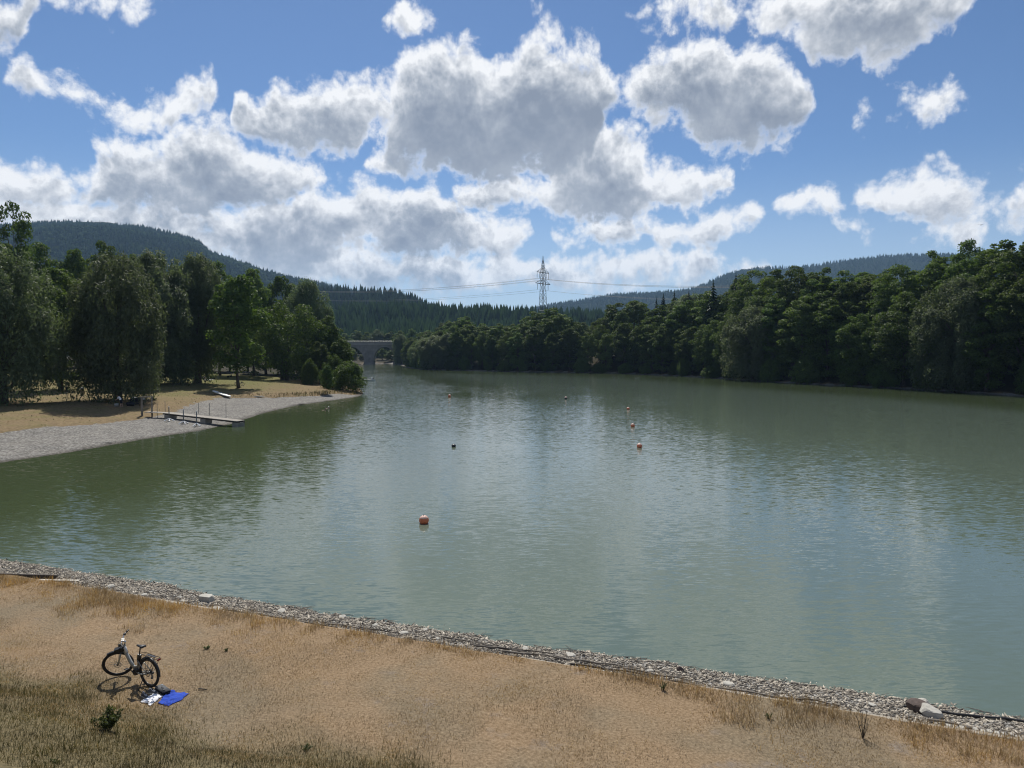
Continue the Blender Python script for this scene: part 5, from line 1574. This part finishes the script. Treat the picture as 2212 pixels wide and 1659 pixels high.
def person(loc, rz, J, label, top, legs, hair, cap=None, voxel=.016, group=None, low=True):
    """J: joint positions in metres, facing +X"""
    t = tag(empty('person', loc, rz), label, 'person', group)
    V3 = lambda k: Vector(J[k])
    bones = [(V3('pelvis'), V3('chest'), .125, .145), (V3('chest'), V3('neck'), .12, .055), (V3('neck'), V3('head') - Vector((0, 0, .06)), .052, .055)]
    hd = V3('head')
    bones += [(hd - Vector((.0, 0, .03)), hd + Vector((.0, 0, .035)), .088, .096), (hd + Vector((.06, 0, -.075)), hd + Vector((.055, 0, -.06)), .04, .05),
              (hd + Vector((.100, 0, -.01)), hd + Vector((.108, 0, -.028)), .014, .019)]
    for s in (-1, 1): bones.append((hd + Vector((-.005, s * .094, -.02)), hd + Vector((-.01, s * .096, .015)), .016, .018))
    arms, shirt, pants = [], [(V3('pelvis'), V3('chest'), .138, .158), (V3('chest'), V3('chest').lerp(V3('neck'), .55), .135, .085)], [(V3('pelvis') - Vector((0, 0, .02)), V3('pelvis') + Vector((0, 0, .04)), .142, .140)]
    for s, c in ((1, 'L'), (-1, 'R')):
        sh, el_, wr = V3('sh' + c), V3('el' + c), V3('wr' + c)
        bones += [(V3('chest').lerp(sh, .5), sh, .085, .062), (sh, el_, .054, .041), (el_, wr, .040, .027)]
        hdv = (wr - el_).normalized(); side = hdv.cross(Vector((0, 0, 1))); side = side.normalized() if side.length > .1 else Vector((0, 1, 0))
        palm = wr + hdv * .07
        bones.append((wr, palm, .026, .034))
        for k, (o_, ln) in enumerate(((-.030, .066), (-.010, .078), (.010, .073), (.030, .056))):
            b0 = palm + side * o_; b1 = b0 + hdv * ln * .55 + Vector((0, 0, -.012)); b2 = b1 + hdv * ln * .4 + Vector((0, 0, -.022))
            bones += [(b0, b1, .0115, .0105), (b1, b2, .0105, .0095)]
        bones.append((wr + hdv * .03, wr + hdv * .075 + side * .052 * s, .014, .011))
        shirt += [(V3('chest').lerp(sh, .6), sh, .092, .072), (sh, sh.lerp(el_, .6), .066, .060)]
        if low:
            hp, kn, an = V3('hip' + c), V3('kn' + c), V3('an' + c)
            bones += [(V3('pelvis'), hp, .11, .10), (hp, kn, .088, .056), (kn, kn.lerp(an, .35), .055, .058), (kn.lerp(an, .35), an, .057, .036)]
            ft = V3('to' + c); bones.append((an - Vector((0, 0, .02)), ft, .040, .030))
            pants += [(V3('pelvis'), hp, .125, .112), (hp, hp.lerp(kn, .85), .101, .078)]
    me = blob(bones, voxel); me.materials.append(M['skin']); link('body', me, None, t)
    me = blob(shirt, .02); me.materials.append(M[top]); link('shirt', me, None, t)
    if low:
        me = blob(pants, .02); me.materials.append(M[legs]); link('shorts', me, None, t)
    hb_ = MB().ball(hd + Vector((-.018, 0, .035)), (.105, .103, .098), 14, 9).ball(hd + Vector((-.05, 0, -.02)), (.075, .088, .09), 12, 8)
    hb_.build('hair', M[hair], t, True)
    if cap: MB().ball(hd + Vector((-.005, 0, .06)), (.112, .108, .075), 14, 8).box(hd + Vector((.11, 0, .05)), (.12, .14, .015)).build('cap', M[cap], t, True)
    eyes = MB()
    for s in (-1, 1): eyes.ball(hd + Vector((.086, s * .032, .008)), .012, 8, 6)
    eyes.build('eyes', M['black'], t, True)
    MB().tube([hd + Vector((.098, -.022, -.056)), hd + Vector((.103, 0, -.058)), hd + Vector((.098, .022, -.056))], .006, 6).build('mouth', M['red_lens'], t)
    return t
STAND = dict(pelvis=(0, 0, .92), chest=(.22, 0, 1.27), neck=(.33, 0, 1.43), head=(.43, 0, 1.55), shL=(.27, .18, 1.36), shR=(.27, -.18, 1.36), elL=(.42, .23, 1.12), elR=(.43, -.22, 1.12), wrL=(.62, .16, 1.02), wrR=(.64, -.14, 1.0),
             hipL=(0, .10, .88), hipR=(0, -.10, .88), knL=(.04, .12, .48), knR=(-.05, -.12, .48), anL=(0, .13, .07), anR=(-.10, -.12, .07), toL=(.17, .14, .03), toR=(.07, -.13, .03))
SIT = dict(pelvis=(0, 0, .13), chest=(-.06, 0, .50), neck=(-.03, 0, .68), head=(.01, 0, .82), shL=(-.05, .18, .60), shR=(-.05, -.18, .60), elL=(.12, .25, .40), elR=(.12, -.25, .40), wrL=(.33, .17, .40), wrR=(.33, -.17, .40),
           hipL=(.04, .10, .12), hipR=(.04, -.10, .12), knL=(.40, .17, .42), knR=(.40, -.17, .42), anL=(.58, .13, .08), anR=(.58, -.13, .08), toL=(.76, .14, .03), toR=(.76, -.14, .03))
LEAN = dict(SIT, chest=(-.16, 0, .47), neck=(-.20, 0, .64), head=(-.19, 0, .79), shL=(-.18, .18, .56), shR=(-.18, -.18, .56), elL=(-.34, .24, .32), elR=(-.34, -.24, .32), wrL=(-.42, .24, .07), wrR=(-.42, -.24, .07), knL=(.46, .12, .16), knR=(.46, -.12, .16), anL=(.88, .13, .07), anR=(.88, -.13, .07), toL=(.98, .14, .12), toR=(.98, -.14, .12))
p = on_ground(262, 880)
person(p, math.radians(190), STAND, 'person in white top and dark shorts bending forward under the big willow', 'white_cloth', 'dark_cloth', 'hair')
p = on_ground(442, 820)
person(p + Vector((0, 0, .03)), math.radians(-60), SIT, 'person with dark hair sitting on the pale mat, left of the pair', 'teal_cloth', 'dark_cloth', 'hair', group='pair sitting on the mat')
p = on_ground(450, 819.5)
person(p + Vector((0, 0, .03)), math.radians(-110), LEAN, 'person in a white cap leaning back on the pale mat, right of the pair', 'white_cloth', 'teal_cloth', 'hair_fair', cap='white_paint', group='pair sitting on the mat')
p = on_ground(445, 820.5); q_ = [p + Vector((dx, dy, 0)) for dx, dy in ((-1.3, -1.2), (1.5, -1.1), (1.4, 1.2), (-1.2, 1.1))]
tag(MB().add([(v.x, v.y, gz(v.x, v.y) + .03) for v in q_] + [(v.x, v.y, gz(v.x, v.y) + .005) for v in q_], [(0, 1, 2, 3), (7, 6, 5, 4), (0, 4, 5, 1), (1, 5, 6, 2), (2, 6, 7, 3), (3, 7, 4, 0)]).build('picnic_mat', M['white_cloth']), 'pale mat on the grass under the sitting pair', 'mat')
p = on_ground(462, 819)
t = tag(empty('satchel', p, .5), 'small dark satchel right of the pale mat', 'bag'); rbox('bag_body', (.6, .3, .25), 0, M['dark_cloth'], t, .06); MB().tube([(-.2, 0, .24), (0, .05, .36), (.2, 0, .24)], .02, 6).build('handle', M['black'], t)
p = on_ground(499, 814.5)
person(p, math.radians(200), SIT, 'person in dark clothes sitting in the shade right of the birch trunk', 'dark_cloth', 'dark_cloth', 'hair')
p = on_ground(492.5, 815.5)
t = tag(empty('backpack', p, .2), 'dark backpack at the feet of the sitting person by the birch', 'bag'); rbox('bag_body', (.45, .35, .5), 0, M['dark_cloth'], t, .1); rbox('pocket', (.3, .08, .25), .05, M['teal_cloth'], t, .03).location = (0, -.2, 0)
p = on_ground(512.5, 813.5)
t = tag(empty('shower_post', p), 'slim upright post on the meadow right of the birch', 'post'); MB().tube([(0, 0, -.2), (0, 0, 2.9)], .07, 8).build('pole', M['steel'], t); MB().box((0, -.08, 1.6), (.22, .14, .9)).build('box', M['galv'], t)
SWIM = dict(pelvis=(-.35, 0, -.30), chest=(-.10, 0, -.16), neck=(.0, 0, -.02), head=(.04, 0, .12), shL=(-.06, .19, -.08), shR=(-.06, -.19, -.08), elL=(.2, .30, -.10), elR=(.2, -.30, -.10), wrL=(.42, .2, -.05), wrR=(.42, -.2, -.05))
for px, py, lb, hr, cp in ((703.5, 886, 'left', 'hair', None), (710.5, 882.5, 'right', 'hair_fair', 'white_paint')):
    p = P(px, py)
    person(Vector((p.x, p.y, .06)), math.radians(-150), SWIM, 'swimmer with head and shoulders out of the water, %s of the two' % lb, 'dark_cloth', 'dark_cloth', hr, cap=cp, group='two swimmers', low=False)
# duck far out
def duck(px, py, label):
    p = P(px, py); t = tag(empty('duck', (p.x, p.y, 0), math.radians(160)), label, 'duck')
    mb = MB()
    mb.tube([(-.26, 0, .10), (-.20, 0, .09), (-.08, 0, .07), (.08, 0, .06), (.18, 0, .08), (.22, 0, .15), (.225, 0, .22), (.25, 0, .27), (.29, 0, .265)], [.02, .06, .105, .105, .075, .045, .035, .045, .02], 12)
    mb.build('body', M['dark_wood'], t, True); MB().box((.325, 0, .258), (.07, .035, .015)).build('bill', M['orange'], t)
    for s in (-1, 1): MB().ball((-.06, s * .085, .10), (.15, .03, .06), 10, 6).build('wing', M['driftwood'], t, True)
duck(884, 823, 'dark duck swimming alone far out on the lake')
p = PD(2119, 486, 140)
t = tag(empty('bird', p, .6), 'small dark bird gliding above the right wooded bank', 'bird')
MB().tube([(-.30, 0, 0), (-.1, 0, 0), (.12, 0, .0), (.22, 0, .02), (.27, 0, .01)], [.02, .06, .06, .035, .008], 8).build('body', M['dark_cloth'], t, True)
for s in (-1, 1): MB().add([(.10, s * .04, .01), (-.10, s * .04, .01), (-.02, s * .62, .16), (.10, s * .32, .11), (.10, s * .04, -.01), (-.10, s * .04, -.01), (-.02, s * .62, .15), (.10, s * .32, .095)], [(0, 1, 2, 3), (7, 6, 5, 4), (0, 4, 5, 1), (1, 5, 6, 2), (2, 6, 7, 3), (3, 7, 4, 0)]).build('wing', M['dark_cloth'], t)

# ------------------------------------------------------------------ grass, shingle, weeds
def blades(T, Nn, length, width, rg, lean=.5, Z=None):
    """bent blades rooted at along/out positions"""
    n = len(T); X, Y = NY * T + NX * Nn, -NX * T + NY * Nn
    Z = near_height(T, Nn) - .01 if Z is None else Z - .02
    a = rg.uniform(0, 2 * np.pi, n); le = np.abs(rg.normal(0, lean, n)) + .08
    d = np.stack([np.cos(a), np.sin(a), np.zeros(n)], 1); s = np.stack([-np.sin(a + .7), np.cos(a + .7), np.zeros(n)], 1)
    root = np.stack([X, Y, Z], 1); L_ = length[:, None]; w = width[:, None] * .5
    up = np.array([0, 0, 1.])
    le = np.clip(le, 0, 1.35)[:, None]
    midp = root + up * L_ * .55 * np.cos(le * .5) + d * L_ * .55 * np.sin(le * .5)
    tip = midp + up * L_ * .45 * np.cos(le * 1.25) + d * L_ * .45 * np.sin(le * 1.25)
    V = np.stack([root - s * w, root + s * w, midp + s * w * .7, midp - s * w * .7, tip], 1).reshape(-1, 3)
    b0 = (np.arange(n) * 5)[:, None]
    F = np.concatenate([b0 + np.array([0, 1, 2]), b0 + np.array([0, 2, 3]), b0 + np.array([3, 2, 4])], 1).reshape(-1, 3)
    return V, F
def grass_mat(name, cols, trans=.3):
    m = leaf_mat(name, cols, trans, (1.15, 1.05, .75), obj_var=0.0, spec=.05)
    N, L = m.node_tree.nodes, m.node_tree.links            # the sward grows in paler and darker patches
    hs = [n for n in N if n.type == 'HUE_SAT'][0]
    for l in list(hs.inputs['Value'].links) + list(hs.inputs['Hue'].links): L.remove(l)
    geo = N.new('ShaderNodeNewGeometry')
    a = nz_(N, L, geo.outputs['Position'], .55, 4, .65); c = nz_(N, L, geo.outputs['Position'], 2.6, 3, .6)
    ad = N.new('ShaderNodeMath'); ad.operation = 'ADD'; L.new(a, ad.inputs[0]); L.new(c, ad.inputs[1])
    L.new(mr_(N, L, ad.outputs[0], .75, 1.25, .58, 1.28), hs.inputs['Value'])
    L.new(mr_(N, L, a, .35, .65, .70, 1.12), hs.inputs['Saturation'])
    hs.inputs['Hue'].default_value = .5
    return m
M['straw'] = grass_mat('straw', [(.225, .150, .078), (.38, .270, .148), (.49, .370, .215), (.61, .485, .31)])
M['ochre'] = grass_mat('ochre', [(.23, .145, .062), (.36, .235, .10), (.46, .325, .155), (.58, .45, .25)])
M['olive'] = grass_mat('olive', [(.042, .048, .018), (.088, .088, .034), (.145, .122, .060), (.28, .225, .125)])
def visible(T, Nn, pad=60):
    x, y = NY * T + NX * Nn, -NX * T + NY * Nn
    c, s = math.cos(PITCH), math.sin(PITCH); dz = near_height(T, Nn) - CAM_H; d = y * c - dz * s
    px = 1106 + FOC * x / d; py = 829.5 - FOC * (y * s + dz * c) / d
    return (d > 1) & (px > -pad - 40) & (px < 2212 + pad + 40) & (py < 1659 + pad)
def scatter(n, n0, n1, rg):
    T = rg.uniform(-34, 20, n); Nn = rg.uniform(n0, n1, n); k = visible(T, Nn)
    return T[k], Nn[k]
rg = np.random.default_rng(50)
# short trampled meadow
T, Nn = scatter(420000, TOE_N - 2.5, KERB_N - .12, rg)
patch = vnoise(T, Nn, 2.2, 61) + .6 * vnoise(T, Nn, .7, 62) + .4 * vnoise(T, Nn, .25, 64)
keep = rg.random(len(T)) < np.clip(.60 + patch * 1.7, .05, 1)
T, Nn = T[keep], Nn[keep]
V, F = blades(T, Nn, rg.uniform(.025, .078, len(T)), rg.uniform(.006, .013, len(T)), rg, lean=1.1)
tag(link('meadow_grass', mesh_np('meadow_grass', V, F), M['straw']), 'short dry straw-coloured grass of the trampled meadow', 'grass', kind='stuff')
# taller dry fringe along the kerb
T, Nn = scatter(190000, KERB_N - 2.6, KERB_N + .10, rg)
edge = (KERB_N - Nn)
den = np.clip(1.0 - edge * .50 + vnoise(T, Nn, 1.9, 63) * 1.1 + vnoise(T, Nn, .45, 65) * 1.2, 0, 1) ** 1.4
keep = rg.random(len(T)) < den * .55
T, Nn = T[keep], Nn[keep]; hgt = np.clip(.22 - (KERB_N - Nn) * .07 + vnoise(T, Nn, 1.3, 66) * .46 + vnoise(T, Nn, .4, 71) * .12, .04, .38)
V, F = blades(T, Nn, hgt * rg.uniform(.55, 1.15, len(T)), rg.uniform(.006, .013, len(T)), rg, lean=.75)
tag(link('kerb_grass', mesh_np('kerb_grass', V, F), M['ochre']), 'taller ochre dry grass along the kerb', 'grass', kind='stuff')
# longer olive grass on the foot of the dam
T, Nn = scatter(360000, 8.0, TOE_N + 1.6, rg)
toe_w = TOE_N + vnoise(T, 0 * T, 5, 12) * .8
den = sstep(toe_w - Nn + vnoise(T, Nn, 1.6, 31) * 1.3 + vnoise(T, Nn, .5, 68) * .8, -.7, .9)
keep = rg.random(len(T)) < den * (.62 + .7 * vnoise(T, Nn, .6, 67))
T, Nn = T[keep], Nn[keep]
V, F = blades(T, Nn, rg.uniform(.05, .15, len(T)) * (1 + vnoise(T, Nn, 1.1, 69) * .8), rg.uniform(.006, .012, len(T)), rg, lean=.7)
tag(link('slope_grass', mesh_np('slope_grass', V, F), M['olive']), 'longer olive brown grass on the foot of the dam', 'grass', kind='stuff')
# rank grass and scrub along the far beach bank, and thin tussocks over its meadow
X = rg.uniform(-95, -30, 90000); Y = rg.uniform(70, 190, 90000)
g_ = -signed(gravel_edge, X, Y); s_ = signed(lake, X, Y)
bank = (1 - sstep(g_, .4, 4.5)) * sstep(g_, -.25, .2) * sstep(Y, 118, 132)
thin = .10 * sstep(g_, 0, 1) * (vnoise(X, Y, 5, 91) + .5)
k = (rg.random(len(X)) < np.maximum(bank, thin)) & (s_ > 1.0); X, Y, bank = X[k], Y[k], bank[k]
T, Nn = tn(X, Y)
V, F = blades(T, Nn, rg.uniform(.10, .22, len(T)) + bank * rg.uniform(.15, .75, len(T)), rg.uniform(.05, .10, len(T)), rg, lean=.6, Z=land_height(X, Y))
tag(link('bank_grass', mesh_np('bank_grass', V, F), M['olive']), 'rank olive grass along the edge of the far beach', 'grass', kind='stuff')
# shingle
m, N, L, b = new_mat('shingle')
geo = N.new('ShaderNodeNewGeometry'); r = ramp_node(N, [(0, (.060, .050, .042)), (.25, (.17, .148, .120)), (.6, (.35, .308, .248)), (1.0, (.53, .475, .39))]); L.new(geo.outputs['Random Per Island'], r.inputs[0]); L.new(r.outputs[0], b.inputs['Base Color'])
b.inputs['Roughness'].default_value = .85; b.inputs['Specular IOR Level'].default_value = .25; M['shingle'] = m
n = 52000
T = rg.uniform(-38, 20, n); Nn = rg.uniform(KERB_N + .08, SHORE_N + 1.3, n); k = visible(T, Nn); T, Nn = T[k], Nn[k]; n = len(T)
X, Y = NY * T + NX * Nn, -NX * T + NY * Nn; Z = near_height(T, Nn)
s = rg.uniform(.025, .062, n) * np.where(rg.random(n) < .1, 1.6, 1); asp = rg.uniform(.35, .75, n)
a = rg.uniform(0, 6.28, n); tl = rg.normal(0, .35, n)
base = np.array([[1, 0, 0], [.25, 1, 0], [-1, .2, 0], [-.2, -1, 0], [0.1, 0, 1], [0, 0, -1.]])
Fo = np.array([[0, 1, 4], [1, 2, 4], [2, 3, 4], [3, 0, 4], [1, 0, 5], [2, 1, 5], [3, 2, 5], [0, 3, 5]])
L3 = base[None] * np.stack([s * 1.35, s * asp, s * rg.uniform(.25, .5, n)], 1)[:, None, :]
L3 = L3 * rg.uniform(.75, 1.25, L3.shape)
xz = L3[..., 0] * np.cos(tl)[:, None] - L3[..., 2] * np.sin(tl)[:, None]; zz = L3[..., 0] * np.sin(tl)[:, None] + L3[..., 2] * np.cos(tl)[:, None]
xx = xz * np.cos(a)[:, None] - L3[..., 1] * np.sin(a)[:, None]; yy = xz * np.sin(a)[:, None] + L3[..., 1] * np.cos(a)[:, None]
V = np.stack([xx + X[:, None], yy + Y[:, None], zz + Z[:, None] + .012], -1).reshape(-1, 3)
F = (Fo[None] + (np.arange(n) * 6)[:, None, None]).reshape(-1, 3)
tag(link('shingle', mesh_np('shingle', V, F), M['shingle']), 'loose grey shingle along the near waterline', 'shingle', kind='stuff')
# washed-up twigs
mb = MB(); rr = random.Random(4)
for i in range(700):
    t = rr.uniform(-30, 16); nn = KERB_N + .15 + abs(rr.gauss(0, .75)); 
    if nn > SHORE_N: continue
    if i % 6 == 0: nn = SHORE_N - abs(rr.gauss(0, .15))
    x, y = xy(t, nn); a_ = math.atan2(-NX, NY) + rr.gauss(0, .55); l_ = rr.uniform(.08, .40); z = gz(x, y) + .03
    mb.tube([(x - math.cos(a_) * l_, y - math.sin(a_) * l_, z), (x, y, z + rr.uniform(0, .05)), (x + math.cos(a_ + .2) * l_, y + math.sin(a_ + .2) * l_, z)], [.004, rr.uniform(.006, .014), .003], 4, caps=False)
tag(mb.build('driftwood_twigs', M['driftwood']), 'dark washed-up twigs strewn over the shingle', 'twigs', kind='stuff')
# weeds
def weed(px, py, w, h, seed, label, n=420, mat='weed', cat='weed', group=None, leaf=.05):
    p = on_ground(px, py)
    t = tag(empty('weed', p), label, cat, group); g_ = np.random.default_rng(seed)
    st = MB()
    tips = []
    for k in range(14):
        a = g_.uniform(0, 6.28); r_ = w / 2 * math.sqrt(g_.random()); tp = Vector((r_ * math.cos(a), r_ * math.sin(a), h * g_.uniform(.55, 1)))
        st.tube([(tp.x * .2, tp.y * .2, -.02), (tp.x * .6, tp.y * .6, tp.z * .5), tp], [.006, .005, .002], 4); tips.append(tp)
    st.build('stems', M['weed'], t)
    C = np.array([tips[i % 14] * f for i, f in zip(range(n), g_.uniform(.25, 1.0, n))]) + g_.normal(0, w * .05, (n, 3)); C[:, 2] = np.clip(C[:, 2], .02, h * 1.05)
    V, F = leaf_quads(C, g_.normal(size=(n, 3)) + np.array([0, 0, .8]), leaf * g_.uniform(.6, 1.3, n), g_, aspect=.55)
    link('leaves', mesh_np('leaves', V, F), M[mat], t)
weed(232, 1580, .62, .42, 1, 'dark green leafy weed clump on the slope below the bicycle', 900, cat='weed clump', leaf=.06)
for i, (px, py, w, h, lb) in enumerate([(447, 1403, .3, .12, 'grey-green weed tuft on the meadow up right of the bicycle'), (489, 1406, .22, .10, 'small weed tuft right of the grey-green one above the bicycle'), (660, 1622, .4, .16, 'green weed tuft at the slope edge below centre'),
        (1432, 1492, .25, .3, 'bright green weed by the kerb right of centre'),
        (120, 1652, .5, .10, 'fresh green weed patch at the bottom left corner'), (1660, 1556, .25, .18, 'low weed tuft beside the kerb grass at right')]):
    weed(px, py, w * .85, h * .8, 10 + i, lb, 90, group='low weeds on the meadow', leaf=.036)
p = on_ground(1864, 1598)
t = tag(empty('dry_stalk', p), 'tall dark dry weed stalk in the kerb grass at right', 'stalk'); mb = MB(); rr = random.Random(9)
for k in range(10):
    a = rr.uniform(0, 6.28); tp = Vector((.14 * math.cos(a), .14 * math.sin(a), rr.uniform(.35, .7))); mb.tube([(0, 0, -.02), tp * .5, tp], [.007, .005, .002], 4)
    for j in range(5): q_ = tp * rr.uniform(.5, 1); mb.tube([q_, q_ + Vector((rr.uniform(-.06, .06), rr.uniform(-.06, .06), .07))], [.004, .001], 4)
mb.build('stems', M['dark_wood'], t)

# ------------------------------------------------------------------ summer haze in the valley air
hm = bpy.data.materials.new('haze_air'); hm.use_nodes = True
hn, hl = hm.node_tree.nodes, hm.node_tree.links
hn.clear()
pv = hn.new('ShaderNodeVolumePrincipled')
pv.inputs['Color'].default_value = (.42, .66, 1.0, 1)
pv.inputs['Density'].default_value = HAZE
pv.inputs['Anisotropy'].default_value = 0.25
ho = hn.new('ShaderNodeOutputMaterial'); hl.new(pv.outputs[0], ho.inputs['Volume'])
hb = MB().box((0, 3050, 270), (12200, 7100, 552)).build('haze', hm)
tag(hb, 'pale blue summer haze filling the valley air', 'haze', kind='stuff')
